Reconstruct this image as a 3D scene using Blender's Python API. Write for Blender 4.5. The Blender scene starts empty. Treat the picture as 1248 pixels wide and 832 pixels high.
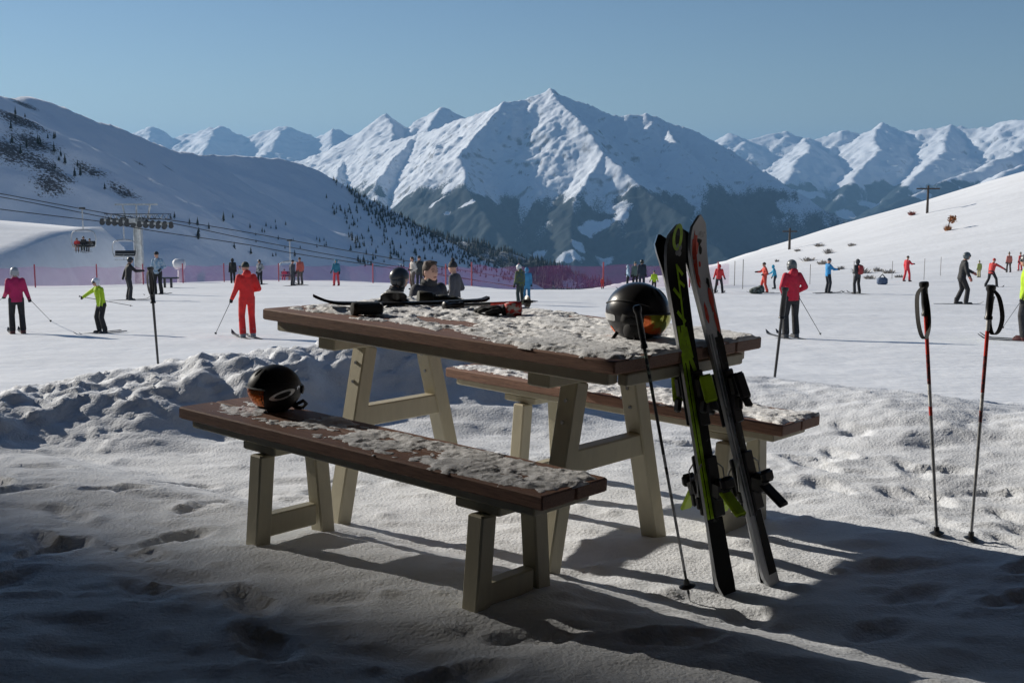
import bpy, math, random
import numpy as np
from mathutils import Vector, Matrix
random.seed(7)
SC = bpy.context.scene
COL = SC.collection
V = Vector

# ------------------------------------------------------------------ camera
FPX = 1463.4
PITCH = math.atan2(0.1363, 0.990)
CAM = V((0, 0, 1.49))
AX = V((1, 0, 0)); AF = V((0, math.cos(PITCH), -math.sin(PITCH))); AU = V((0, math.sin(PITCH), math.cos(PITCH)))
def ray(px, row):
    return AF + AX * ((px - 624) / FPX) + AU * ((416 - row) / FPX)
def at(px, row, y):
    d = ray(px, row)
    return CAM + d * (y / d.y)
cam = bpy.data.cameras.new('camera'); camo = bpy.data.objects.new('camera', cam); COL.objects.link(camo)
camo.location = CAM; camo.rotation_euler = (math.pi / 2 - PITCH, 0, 0)
cam.sensor_width = 36; cam.lens = FPX / 1248 * 36; cam.clip_end = 80000; cam.clip_start = 0.05
SC.camera = camo

# ------------------------------------------------------------------ light
SUN_EL, SUN_AZ = math.radians(22), math.radians(57)      # azimuth to the left of the view direction
S = V((-math.sin(SUN_AZ) * math.cos(SUN_EL), math.cos(SUN_AZ) * math.cos(SUN_EL), math.sin(SUN_EL)))
sl = bpy.data.lights.new('sun', 'SUN'); sl.energy = 5.0; sl.angle = math.radians(0.53); sl.color = (1.0, 0.93, 0.82)
so = bpy.data.objects.new('sun', sl); COL.objects.link(so)
so.rotation_euler = S.to_track_quat('Z', 'Y').to_euler()
W = bpy.data.worlds.new('World'); SC.world = W; W.use_nodes = True
nt = W.node_tree; nt.nodes.clear()
sky = nt.nodes.new('ShaderNodeTexSky'); sky.sky_type = 'NISHITA'; sky.sun_disc = False
sky.sun_elevation = SUN_EL; sky.sun_rotation = -SUN_AZ; sky.altitude = 2000; sky.air_density = 1.1; sky.dust_density = 0.45; sky.ozone_density = 3.0
bg = nt.nodes.new('ShaderNodeBackground'); bg.inputs[1].default_value = 0.066
wo = nt.nodes.new('ShaderNodeOutputWorld')
nt.links.new(sky.outputs[0], bg.inputs[0]); nt.links.new(bg.outputs[0], wo.inputs[0])
vs = SC.view_settings; vs.view_transform = 'Standard'; vs.look = 'None'; vs.exposure = 0.12; vs.gamma = 1; vs.use_curve_mapping = False
SC.render.engine = 'CYCLES'
SC.cycles.use_denoising = True
SC.cycles.volume_bounces = 0
SC.cycles.max_bounces = 8; SC.cycles.diffuse_bounces = 4; SC.cycles.transparent_max_bounces = 12

# ------------------------------------------------------------------ noise
def _grad(ix, iy, seed):
    h = (ix * 374761393 + iy * 668265263 + seed * 974711) & 0x7fffffff
    h = ((h ^ (h >> 13)) * 1274126177) & 0x7fffffff
    h = (h ^ (h >> 16)) & 0xffff
    a = h * (2 * np.pi / 65536)
    return np.cos(a), np.sin(a)
def perlin(x, y, seed=0):
    x = np.asarray(x, float); y = np.asarray(y, float)
    ix = np.floor(x).astype(np.int64); iy = np.floor(y).astype(np.int64)
    fx = x - ix; fy = y - iy
    u = fx * fx * fx * (fx * (fx * 6 - 15) + 10); v = fy * fy * fy * (fy * (fy * 6 - 15) + 10)
    def c(dx, dy):
        gx, gy = _grad(ix + dx, iy + dy, seed)
        return gx * (fx - dx) + gy * (fy - dy)
    a = c(0, 0); b = c(1, 0); d = c(0, 1); e = c(1, 1)
    return (a + (b - a) * u + (d - a) * v + (a - b - d + e) * u * v) * 1.5
def fbm(x, y, octv=4, seed=0, gain=.5):
    r = 0; a = 1
    for o in range(octv):
        r = r + a * perlin(x * 2 ** o, y * 2 ** o, seed + o * 17); a *= gain
    return r
def ridged(x, y, octv=4, seed=0, gain=.5):
    r = 0; a = 1
    for o in range(octv):
        r = r + a * (1 - 2.2 * np.abs(perlin(x * 2 ** o, y * 2 ** o, seed + o * 17))); a *= gain
    return r
def sstep(a, b, x):
    t = np.clip((np.asarray(x, float) - a) / (b - a), 0, 1)
    return t * t * (3 - 2 * t)
def softplus(x, k=1.0):
    return k * np.logaddexp(0, np.asarray(x, float) / k)

# ------------------------------------------------------------------ materials
def mat(name, col, rough=.6, metal=0.0, var=0.0, vscale=6, bump=0.0, bscale=60, col2=None, mix=(.4, .6), spec=.5, coat=0, stretch=None, sss=0):
    m = bpy.data.materials.new(name); m.use_nodes = True
    n = m.node_tree.nodes; l = m.node_tree.links
    b = n['Principled BSDF']
    b.inputs['Base Color'].default_value = (*col, 1); b.inputs['Roughness'].default_value = rough; b.inputs['Metallic'].default_value = metal
    b.inputs['Specular IOR Level'].default_value = spec; b.inputs['Coat Weight'].default_value = coat
    tc = n.new('ShaderNodeTexCoord'); src = tc.outputs['Object']
    if stretch:
        mp = n.new('ShaderNodeMapping'); mp.inputs['Scale'].default_value = stretch
        l.new(src, mp.inputs[0]); src = mp.outputs[0]
    if col2 is not None or var:
        t = n.new('ShaderNodeTexNoise'); t.inputs['Scale'].default_value = vscale; t.inputs['Detail'].default_value = 6; t.inputs['Roughness'].default_value = .6
        l.new(src, t.inputs['Vector'])
        r = n.new('ShaderNodeValToRGB'); r.color_ramp.elements[0].position = mix[0]; r.color_ramp.elements[1].position = mix[1]
        c2 = col2 if col2 is not None else tuple(min(1, c * (1 + var)) for c in col)
        c1 = col if col2 is not None else tuple(c * (1 - var) for c in col)
        r.color_ramp.elements[0].color = (*c1, 1); r.color_ramp.elements[1].color = (*c2, 1)
        l.new(t.outputs['Fac'], r.inputs[0]); l.new(r.outputs[0], b.inputs['Base Color'])
    if bump:
        t = n.new('ShaderNodeTexNoise'); t.inputs['Scale'].default_value = bscale; t.inputs['Detail'].default_value = 5
        l.new(src, t.inputs['Vector'])
        bp = n.new('ShaderNodeBump'); bp.inputs['Strength'].default_value = 1; bp.inputs['Distance'].default_value = bump
        l.new(t.outputs['Fac'], bp.inputs['Height']); l.new(bp.outputs[0], b.inputs['Normal'])
    return m

M = {}
M['snow'] = mat('trampled snow', (.79, .815, .855), .75, var=.05, vscale=5, bump=.005, bscale=70, spec=.25)
def second_bump(m, scale, dist):
    n = m.node_tree.nodes; l = m.node_tree.links; b = n['Principled BSDF']
    old = b.inputs['Normal'].links[0].from_node
    tc = [x for x in n if x.type == 'TEX_COORD'][0]
    t = n.new('ShaderNodeTexNoise'); t.inputs['Scale'].default_value = scale; t.inputs['Detail'].default_value = 4; l.new(tc.outputs['Object'], t.inputs['Vector'])
    bp = n.new('ShaderNodeBump'); bp.inputs['Distance'].default_value = dist; l.new(t.outputs['Fac'], bp.inputs['Height'])
    l.new(bp.outputs[0], old.inputs['Normal'])
second_bump(M['snow'], 14, .002)
M['piste'] = mat('groomed snow', (.80, .82, .85), .8, var=.04, vscale=.35, bump=.03, bscale=4, spec=.2, stretch=(.25, 1, 1))
M['crust'] = mat('crusty snow', (.90, .905, .92), .75, var=.02, vscale=30, bump=.0022, bscale=160, spec=.3)
M['wood'] = mat('weathered brown planks', (.27, .145, .098), .65, var=.45, vscale=7, bump=.0012, bscale=30, stretch=(2.2, 22, 22), mix=(.25, .75))
M['cream'] = mat('cream painted timber', (.50, .46, .34), .55, var=.10, vscale=9, bump=.0008, bscale=40, stretch=(3, 3, 1), mix=(.2, .8))
M['black'] = mat('black plastic', (.016, .016, .018), .42, var=.2, vscale=20)
M['matt'] = mat('matt black shell', (.013, .0135, .015), .5, bump=.0002, bscale=300)
M['gloss'] = mat('satin black shell', (.014, .014, .016), .3, coat=.3, bump=.00015, bscale=250)
M['fabricblack'] = mat('black webbing', (.014, .014, .015), .85, bump=.0006, bscale=400)
M['lime'] = mat('lime plastic', (.50, .74, .02), .4, var=.15, vscale=15)
M['limedirt'] = mat('lime print', (.50, .80, .03), .4, var=.2, vscale=20)
M['white'] = mat('white print', (.75, .76, .76), .45, col2=(.5, .51, .52), vscale=20)
M['steel'] = mat('brushed steel', (.45, .46, .47), .35, .9)
M['silver'] = mat('silver decal', (.62, .63, .65), .3, .6)
M['grey'] = mat('grey print', (.30, .31, .32), .45, var=.2, vscale=30)
M['red'] = mat('red lacquer', (.62, .045, .025), .38, col2=(.30, .03, .025), vscale=25, mix=(.45, .75))
M['orange'] = mat('orange decal', (.85, .16, .03), .4)
M['lens'] = mat('orange mirror lens', (.75, .20, .02), .12, .75, col2=(.30, .05, .01), vscale=9, mix=(.35, .7), coat=.6)
M['lens2'] = mat('yellow green mirror lens', (.40, .42, .05), .14, .6, col2=(.75, .14, .02), vscale=11, mix=(.5, .56), coat=.6)
M['darkin'] = mat('dark lining', (.01, .01, .011), .95)
M['skired'] = mat('red and white ski sheet', (.62, .63, .65), .5, col2=(.62, .05, .03), vscale=5, mix=(.55, .60), stretch=(3, 1, 1))
M['skiblack'] = mat('black ski sheet', (.010, .011, .012), .45, col2=(.24, .25, .26), vscale=13, mix=(.60, .74), spec=.25)
M['base'] = mat('black ski base', (.012, .012, .013), .55, spec=.2)
M['skin'] = mat('skin', (.55, .30, .21), .55, var=.06, vscale=20)
M['hairbrown'] = mat('brown hair', (.045, .025, .014), .7, bump=.004, bscale=80)
M['wetrock'] = mat('rock face', (.12, .11, .105), .9, col2=(.26, .25, .24), vscale=.12, bump=.8, bscale=.5)
M['hutwood'] = mat('dark larch boards', (.05, .028, .017), .75, var=.4, vscale=3, bump=.004, bscale=20, stretch=(6, 6, .6))
M['roof'] = mat('dark shingles', (.035, .032, .03), .85, var=.3, vscale=8)
M['glass'] = mat('window glass', (.03, .04, .05), .05, .0, spec=.8)
M['galv'] = mat('galvanised steel', (.40, .42, .43), .45, .7, var=.15, vscale=3)
M['galvdark'] = mat('dark rope wheel steel', (.06, .065, .07), .55, .5)
M['cable'] = mat('wire rope', (.05, .052, .055), .55, .6)
M['seat'] = mat('grey chair pad', (.42, .43, .43), .7)
M['pole_wood'] = mat('tarred pole', (.07, .055, .045), .85, var=.3)
M['whitepad'] = mat('snowed white pad', (.72, .73, .74), .7, var=.08, vscale=2, bump=.05, bscale=4)
M['conifer'] = mat('frosted conifer', (.018, .030, .026), .85, col2=(.10, .12, .125), vscale=.6, mix=(.55, .75))
M['shrub'] = mat('dry shrub twigs', (.17, .15, .13), .9, col2=(.40, .38, .36), vscale=3)
M['russet'] = mat('russet shrub leaves', (.42, .14, .045), .8, col2=(.26, .14, .06), vscale=5)
M['redshrub'] = mat('red brown shrub', (.22, .06, .045), .85, var=.3)
CM = {}
def cloth(c, pat=None):                                  # creased ski clothing
    key = (tuple(c), pat)
    if key not in CM:
        if pat:
            CM[key] = mat('patterned ski cloth', tuple(c), .75, col2=pat, vscale=9, mix=(.48, .54), bump=.006, bscale=14)
        else:
            CM[key] = mat('ski cloth', tuple(c), .75, var=.16, vscale=5, bump=.022, bscale=9)
    return CM[key]

# ------------------------------------------------------------------ object helpers
def tag(o, label=None, cat=None, group=None, kind=None):
    if label: o['label'] = label
    if cat: o['category'] = cat
    if group: o['group'] = group
    if kind: o['kind'] = kind
    return o
def empty(name, loc, label=None, cat=None, group=None, rot=None):
    o = bpy.data.objects.new(name, None); COL.objects.link(o); o.empty_display_size = .1
    if rot is not None:
        o.matrix_world = Matrix.Translation(V(loc)) @ rot.to_4x4()
    else:
        o.location = loc
    return tag(o, label, cat, group)
def copy_tree(o, parent=None):
    c = o.copy(); COL.objects.link(c)
    if parent is not None: c.parent = parent
    for ch in [x for x in SC.objects if x.parent == o]:
        copy_tree(ch, c)
    return c
def basis(zdir, xhint):
    z = V(zdir).normalized(); x = V(xhint); x = (x - z * x.dot(z)).normalized(); y = z.cross(x)
    return Matrix((x, y, z)).transposed()

class MB:
    def __init__(s): s.v = []; s.f = []; s.mi = []; s.m = 0
    def add(s, vs, fs):
        o = len(s.v); s.v += [tuple(p) for p in vs]; s.f += [tuple(i + o for i in f) for f in fs]; s.mi += [s.m] * len(fs)
    def box(s, c, d, R=None, bev=0.0):
        hx, hy, hz = d[0] / 2, d[1] / 2, d[2] / 2
        if bev <= 0:
            P = [V((x, y, z)) for z in (-hz, hz) for x, y in ((-hx, -hy), (hx, -hy), (hx, hy), (-hx, hy))]
            F = [(3, 2, 1, 0), (4, 5, 6, 7), (0, 1, 5, 4), (1, 2, 6, 5), (2, 3, 7, 6), (3, 0, 4, 7)]
        else:
            b = min(bev, hx * .9, hy * .9, hz * .9); P = []; 
            rings = [(-hz, b), (-hz + b, 0), (hz - b, 0), (hz, b)]
            for z, i in rings:
                x, y = hx - i, hy - i
                c8 = b
                P += [V(q + (z,)) for q in ((-x + c8, -y), (x - c8, -y), (x, -y + c8), (x, y - c8), (x - c8, y), (-x + c8, y), (-x, y - c8), (-x, -y + c8))]
            F = [tuple(range(7, -1, -1)), tuple(range(24, 32))]
            for r in range(3):
                for k in range(8):
                    a = r * 8 + k; bb = r * 8 + (k + 1) % 8
                    F.append((a, bb, bb + 8, a + 8))
        c = V(c)
        s.add([c + (R @ p if R else p) for p in P], F); return s
    def tube(s, pts, rad, n=10, cap=True, flat=None):
        pts = [V(p) for p in pts]
        if not hasattr(rad, '__len__'): rad = [rad] * len(pts)
        prev = None; rings = []
        for i, p in enumerate(pts):
            t = (pts[min(i + 1, len(pts) - 1)] - pts[max(i - 1, 0)]).normalized()
            if prev is None:
                h = V((0, 0, 1)) if abs(t.z) < .9 else V((1, 0, 0))
                a = (h - t * h.dot(t)).normalized()
            else:
                a = (prev - t * prev.dot(t)).normalized()
            prev = a; b = t.cross(a)
            fa, fb = (1, 1) if flat is None else flat
            rings.append([p + (a * math.cos(k * 2 * math.pi / n) * fa + b * math.sin(k * 2 * math.pi / n) * fb) * rad[i] for k in range(n)])
        P = [q for r in rings for q in r]; F = []
        for i in range(len(pts) - 1):
            for k in range(n):
                F.append((i * n + k, i * n + (k + 1) % n, (i + 1) * n + (k + 1) % n, (i + 1) * n + k))
        if cap:
            F.append(tuple(range(n - 1, -1, -1))); F.append(tuple(range((len(pts) - 1) * n, len(pts) * n)))
        s.add(P, F); return s
    def ell(s, c, r, R=None, nu=14, nv=9, zmin=-1.0):
        if not hasattr(r, '__len__'): r = (r, r, r)
        c = V(c); P = []; F = []
        lo = math.asin(max(-1, zmin))
        for j in range(nv + 1):
            ph = lo + (math.pi / 2 - lo) * j / nv
            for i in range(nu):
                th = 2 * math.pi * i / nu
                p = V((r[0] * math.cos(ph) * math.cos(th), r[1] * math.cos(ph) * math.sin(th), r[2] * math.sin(ph)))
                P.append(c + (R @ p if R else p))
        for j in range(nv):
            for i in range(nu):
                F.append((j * nu + i, j * nu + (i + 1) % nu, (j + 1) * nu + (i + 1) % nu, (j + 1) * nu + i))
        F.append(tuple(range(nu - 1, -1, -1)))
        s.add(P, F); return s
    def loft(s, secs, n=16):
        """secs: (centre, rx, ry) horizontal ellipses, bottom to top"""
        P = []; F = []
        for c, rx, ry in secs:
            for k in range(n):
                a = 2 * math.pi * k / n
                P.append(V(c) + V((rx * math.cos(a), ry * math.sin(a), 0)))
        for i in range(len(secs) - 1):
            for k in range(n):
                F.append((i * n + k, i * n + (k + 1) % n, (i + 1) * n + (k + 1) % n, (i + 1) * n + k))
        F.append(tuple(range(n - 1, -1, -1))); F.append(tuple(range((len(secs) - 1) * n, len(secs) * n)))
        s.add(P, F); return s
    def prism(s, poly, d, M4):
        """poly in local xy, thickness d along +z, placed by the 4x4 matrix"""
        n = len(poly)
        P = [M4 @ V((x, y, 0)) for x, y in poly] + [M4 @ V((x, y, d)) for x, y in poly]
        F = [tuple(range(n - 1, -1, -1)), tuple(range(n, 2 * n))] + [(i, (i + 1) % n, n + (i + 1) % n, n + i) for i in range(n)]
        s.add(P, F); return s
    def mesh(s, name):
        me = bpy.data.meshes.new(name); me.from_pydata(s.v, [], s.f); me.update()
        return me
    def build(s, name, m, parent=None, smooth=False, auto=None):
        me = s.mesh(name)
        ms = m if isinstance(m, (list, tuple)) else [m]
        for x in ms: me.materials.append(x)
        if len(ms) > 1: me.polygons.foreach_set('material_index', s.mi)
        if smooth or auto:
            me.polygons.foreach_set('use_smooth', [True] * len(me.polygons))
            if auto: me.set_sharp_from_angle(angle=math.radians(auto))
        o = bpy.data.objects.new(name, me); COL.objects.link(o)
        if parent is not None: o.parent = parent
        return o

REMESH = []
def remesh_later(mb, name, m, parent, voxel):
    o = mb.build(name, m, parent)
    md = o.modifiers.new('r', 'REMESH'); md.mode = 'VOXEL'; md.voxel_size = voxel; md.use_smooth_shade = True
    sm = o.modifiers.new('s', 'SMOOTH'); sm.factor = .5; sm.iterations = 3
    REMESH.append(o); return o
def finish_remesh():
    dg = bpy.context.evaluated_depsgraph_get()
    for o in REMESH:
        me = bpy.data.meshes.new_from_object(o.evaluated_get(dg))
        ms = [s.material for s in o.material_slots]
        o.modifiers.clear(); o.data = me
        me.materials.clear()
        for x in ms: me.materials.append(x)
    REMESH.clear()

def grid_obj(name, X, Y, Z, mats, attrs=None, mi=None, keep=None, parent=None):
    ny, nx = X.shape
    me = bpy.data.meshes.new(name)
    co = np.stack([X, Y, Z], -1).reshape(-1, 3)
    idx = np.arange(nx * ny).reshape(ny, nx)
    q = np.stack([idx[:-1, :-1], idx[:-1, 1:], idx[1:, 1:], idx[1:, :-1]], -1).reshape(-1, 4)
    if keep is not None:
        q = q[keep.reshape(-1)]
        used = np.unique(q); rem = np.full(nx * ny, -1); rem[used] = np.arange(len(used)); q = rem[q]; co = co[used]
        if attrs: attrs = {k: a.reshape(-1)[used] for k, a in attrs.items()}
    me.vertices.add(len(co)); me.vertices.foreach_set('co', co.astype(np.float32).ravel())
    me.loops.add(q.size); me.loops.foreach_set('vertex_index', q.astype(np.int32).ravel())
    me.polygons.add(len(q)); me.polygons.foreach_set('loop_start', np.arange(0, q.size, 4, dtype=np.int32))
    me.polygons.foreach_set('loop_total', np.full(len(q), 4, np.int32))
    me.polygons.foreach_set('use_smooth', np.ones(len(q), bool))
    for x in mats: me.materials.append(x)
    if mi is not None: me.polygons.foreach_set('material_index', mi.reshape(-1).astype(np.int32))
    if attrs:
        for k, a in attrs.items():
            at_ = me.attributes.new(k, 'FLOAT', 'POINT'); at_.data.foreach_set('value', np.asarray(a, np.float32).ravel())
    me.update(); me.validate()
    o = bpy.data.objects.new(name, me); COL.objects.link(o)
    if parent is not None: o.parent = parent
    return o

# ------------------------------------------------------------------ snow ground
TBX, TBY, TVX, TVY = .336, 3.93, .62, .78        # near table corner and the direction across the table
CREST = [(-6.0, 5.6, .22), (-4.2, 6.1, .20), (-2.8, 6.7, .19), (-2.25, 7.3, .26), (-1.5, 7.55, .35), (-.77, 7.8, .40), (-.1, 7.9, .38), (.5, 8.1, .2), (1.0, 8.2, .10), (1.5, 7.9, .13), (2.1, 7.2, .15), (2.7, 6.6, .12), (3.6, 6.2, .2), (5.5, 5.6, .2)]
def prints(x, y):
    rn = random.Random(21); out = np.zeros(x.shape)
    trails = [((-3.2, 6.0), (-.4, 3.2)), ((-2.2, 3.4), (-.6, 5.9)), ((2.9, 3.6), (1.2, 6.4)), ((.6, 6.6), (3.2, 5.2)), ((-.2, 3.3), (2.6, 4.6)), ((-3.0, 4.6), (-1.3, 5.6)), ((1.7, 7.0), (2.4, 3.9))]
    for a, b in trails:
        a, b = np.array(a), np.array(b); L = np.hypot(*(b - a)); d = (b - a) / L; nn = np.array([-d[1], d[0]]); k = 0; s_ = 0
        while s_ < L:
            c = a + d * s_ + nn * ((.11 if k % 2 else -.11) + rn.uniform(-.04, .04)); an = rn.uniform(-.25, .25); ca, sa = math.cos(an), math.sin(an)
            dd = np.array([d[0] * ca - d[1] * sa, d[0] * sa + d[1] * ca]); box = (np.abs(x - c[0]) < .4) & (np.abs(y - c[1]) < .4)
            if box.any():
                u = (x[box] - c[0]) * dd[0] + (y[box] - c[1]) * dd[1]; w = -(x[box] - c[0]) * dd[1] + (y[box] - c[1]) * dd[0]
                rr = np.sqrt((u / .155) ** 2 + (w / (.058 + .012 * np.sign(u))) ** 2)
                dep = rn.uniform(.012, .026)
                out[box] += -dep * sstep(1.12, .72, rr) + dep * .35 * np.exp(-((rr - 1.35) / .22) ** 2) + .006 * np.sin(u * 150) * (rr < .7)
            s_ += rn.uniform(.30, .42); k += 1
    return out
def H(x, y, detail=True):
    x = np.asarray(x, float); y = np.asarray(y, float)
    plane = CAM.z - 1.78 - .0684 * y
    r = np.clip(x / np.maximum(y, 1), -1, 1)
    far = sstep(.055, .21, r)
    yb = 76 + 10 * sstep(0, -.06, r) + 22 * np.exp(-((r + .19) / .10) ** 2); yb = yb + (222 - yb) * far
    base = plane - (.36 + .10 * far) * softplus(y - yb, 1.6)
    base = base + .30 * softplus(x - 33, 6) * sstep(60, 215, y) * sstep(-10, 30, x)
    base = base - .004 * np.clip(x, -60, 60) * sstep(15, 60, y) * 0
    t = sstep(7.4, 11.5, y)
    vv = (x - TBX) * TVX + (y - TBY) * TVY
    terr = .11 * sstep(.30, -.22, vv) * sstep(-6, -3, x) * sstep(7, 5, y)
    h = terr * (1 - t) + base * t
    # snow bank thrown up along the terrace edge
    best = np.full(h.shape, 1e9); zc = np.zeros(h.shape); side = np.zeros(h.shape)
    near = (y < 16) & (y > 2)
    if near.any():
        wx = x + .22 * perlin(x * 1.3, y * 1.3, 5); wy = y + .22 * perlin(x * 1.3, y * 1.3, 9)
        for (x0, y0, z0), (x1, y1, z1) in zip(CREST[:-1], CREST[1:]):
            dx, dy = x1 - x0, y1 - y0; L2 = dx * dx + dy * dy
            tt = np.clip(((wx - x0) * dx + (wy - y0) * dy) / L2, 0, 1)
            d = np.hypot(wx - x0 - tt * dx, wy - y0 - tt * dy)
            c = d < best
            best = np.where(c, d, best); zc = np.where(c, z0 + tt * (z1 - z0), zc)
            side = np.where(c, np.sign((wy - y0) * dx - (wx - x0) * dy), side)
        w = np.where(side > 0, .95, .55)
        g = np.exp(-(best / w) ** 2)
        h = h + np.maximum(zc - h, 0) * g
        if detail:
            lump = (1 - np.abs(perlin(x * 3.1, y * 3.1, 21)) * 2) * .028 + fbm(x * 5.0, y * 5.0, 3, 22) * .024 + (1 - 2 * np.abs(perlin(x * 10, y * 10, 23))) * .022 + (1 - 2 * np.abs(perlin(x * 19, y * 19, 25))) * .012 + perlin(x * 30, y * 30, 24) * .008
            rgt = 1 - .72 * sstep(.2, 1.0, x)
            h = h + lump * np.clip(g * 1.3 - .12, 0, 1) * rgt
    if detail:
        k = 1 - sstep(9, 13, y)
        rough = .018 * perlin(x * 1.1, y * 1.6, 31) + .010 * perlin(x * 2.2, y * 5.0, 32) + .006 * np.abs(perlin(x * 6, y * 11, 33)) + .003 * perlin(x * 19, y * 24, 34)
        # boot prints and dragged tracks
        pr = np.maximum(0, perlin(x * 2.0 + 3, y * 4.6, 41) - .35) * -.05
        if x.ndim == 2:
            pr = pr + prints(x, y)
        cl = np.maximum(0, perlin(x * 8, y * 10, 43) - .40) * .03
        h = h + (rough + pr + cl) * k
        h = h + (1 - k) * (.05 * perlin(x * .12, y * .12, 51) + .02 * perlin(x * .5, y * .9, 52)) * sstep(9, 20, y)
        h = h + sstep(.1, .3, r) * sstep(90, 200, y) * (.5 * fbm(x * .03, y * .03, 3, 55))
    # sunlit knoll beyond the fence on the left
    m = sstep(-49, -63, x + 2 * perlin(x * .05, y * .05, 58)) * sstep(126, 138, y) * sstep(215, 185, y)
    h = h * (1 - m) + m * (-9.6 + .085 * (np.minimum(y, 172) - 132) - .07 * (np.clip(x, -120, 0) + 64) + .45 * fbm(x * .05, y * .05, 3, 57))
    return h
def Hs(x, y, detail=False):
    return float(H(np.array([x]), np.array([y]), detail)[0])
def hit(px, row, fn=H, y0=3.0, y1=330.0, n=3000, **kw):
    d = ray(px, row); ys = np.geomspace(y0, y1, n)
    xs = CAM.x + d.x / d.y * ys; zs = CAM.z + d.z / d.y * ys
    hh = fn(xs, ys, **kw) if kw else fn(xs, ys)
    w = np.nonzero(zs <= hh)[0]
    if not len(w):
        if fn is H and row > 330:                       # just past the brow: the piste plane itself
            y = 1.78 * FPX / (row - 315); return V((d.x / d.y * y, y, float(H(np.array([d.x / d.y * y]), np.array([y]), False)[0])))
        return None
    i = w[0]
    return V((xs[i], ys[i], float(hh[i])))
def axis(core0, core1, step, lo, hi, grow=1.06):
    a = list(np.arange(core0, core1 + 1e-6, step)); s = step; x = a[-1]
    while x < hi: s *= grow; x += s; a.append(x)
    s = step; x = a[0]; pre = []
    while x > lo: s *= grow; x -= s; pre.append(x)
    return np.array(pre[::-1] + a)
gx = axis(-4.2, 4.2, .03, -420, 520); gy = axis(3.3, 9.3, .026, -320, 520, 1.045)
GX, GY = np.meshgrid(gx, gy)
GZ = H(GX, GY)
mi = (GY[:-1, :-1] > 11).astype(int)
tag(grid_obj('snow_ground', GX, GY, GZ, [M['snow'], M['piste']], mi=mi), kind='structure')

# ------------------------------------------------------------------ mountains
def mountain_mat(name, rock_slope=(.70, .80), snowcol=(.77, .815, .88), scale=1.0, forestcol=(.016, .026, .030)):
    m = bpy.data.materials.new(name); m.use_nodes = True
    n = m.node_tree.nodes; l = m.node_tree.links; b = n['Principled BSDF']; b.inputs['Roughness'].default_value = .85; b.inputs['Specular IOR Level'].default_value = .15
    tc = n.new('ShaderNodeTexCoord'); geo = n.new('ShaderNodeNewGeometry')
    def noise(sc, det=6, ro=.6):
        t = n.new('ShaderNodeTexNoise'); t.inputs['Scale'].default_value = sc / scale; t.inputs['Detail'].default_value = det; t.inputs['Roughness'].default_value = ro
        l.new(tc.outputs['Object'], t.inputs['Vector']); return t.outputs['Fac']
    def math_(op, a, c=None):
        t = n.new('ShaderNodeMath'); t.operation = op
        for i, x in enumerate((a, c)):
            if x is None: continue
            if isinstance(x, (int, float)): t.inputs[i].default_value = x
            else: l.new(x, t.inputs[i])
        return t.outputs[0]
    def ramp(x, a, c):
        t = n.new('ShaderNodeMapRange'); t.interpolation_type = 'SMOOTHSTEP'; t.inputs[1].default_value = a; t.inputs[2].default_value = c
        l.new(x, t.inputs[0]); return t.outputs[0]
    def attr(k):
        t = n.new('ShaderNodeAttribute'); t.attribute_name = k; return t.outputs['Fac']
    def mixc(f, a, c):
        t = n.new('ShaderNodeMix'); t.data_type = 'RGBA'
        l.new(f, t.inputs[0])
        for i, x in ((6, a), (7, c)):
            if isinstance(x, tuple): t.inputs[i].default_value = (*x, 1)
            else: l.new(x, t.inputs[i])
        return t.outputs[2]
    n1 = noise(.02, 8, .65); n2 = noise(.12, 4, .7)
    sp = n.new('ShaderNodeSeparateXYZ'); l.new(geo.outputs['Normal'], sp.inputs[0])
    steep = math_('SUBTRACT', 1.0, ramp(math_('ADD', sp.outputs['Z'], math_('MULTIPLY', math_('SUBTRACT', n1, .5), .5)), *rock_slope))
    rockf = math_('MAXIMUM', math_('MULTIPLY', steep, .8), ramp(math_('ADD', attr('rock'), math_('MULTIPLY', math_('SUBTRACT', n2, .5), 1.6)), .55, .75))
    forf = ramp(math_('ADD', attr('forest'), math_('MULTIPLY', math_('SUBTRACT', n2, .5), 1.0)), .38, .62)
    rockc = mixc(n2, (.05, .05, .055), (.17, .165, .16))
    forc = mixc(n2, tuple(c * .6 for c in forestcol), tuple(c * 2.0 for c in forestcol))
    c = mixc(rockf, snowcol, rockc); c = mixc(forf, c, forc)
    l.new(c, b.inputs['Base Color'])
    bp = n.new('ShaderNodeBump'); bp.inputs['Distance'].default_value = 7 * scale; bp.inputs['Strength'].default_value = .8
    l.new(n1, bp.inputs['Height']); l.new(bp.outputs[0], b.inputs['Normal'])
    return m

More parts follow.
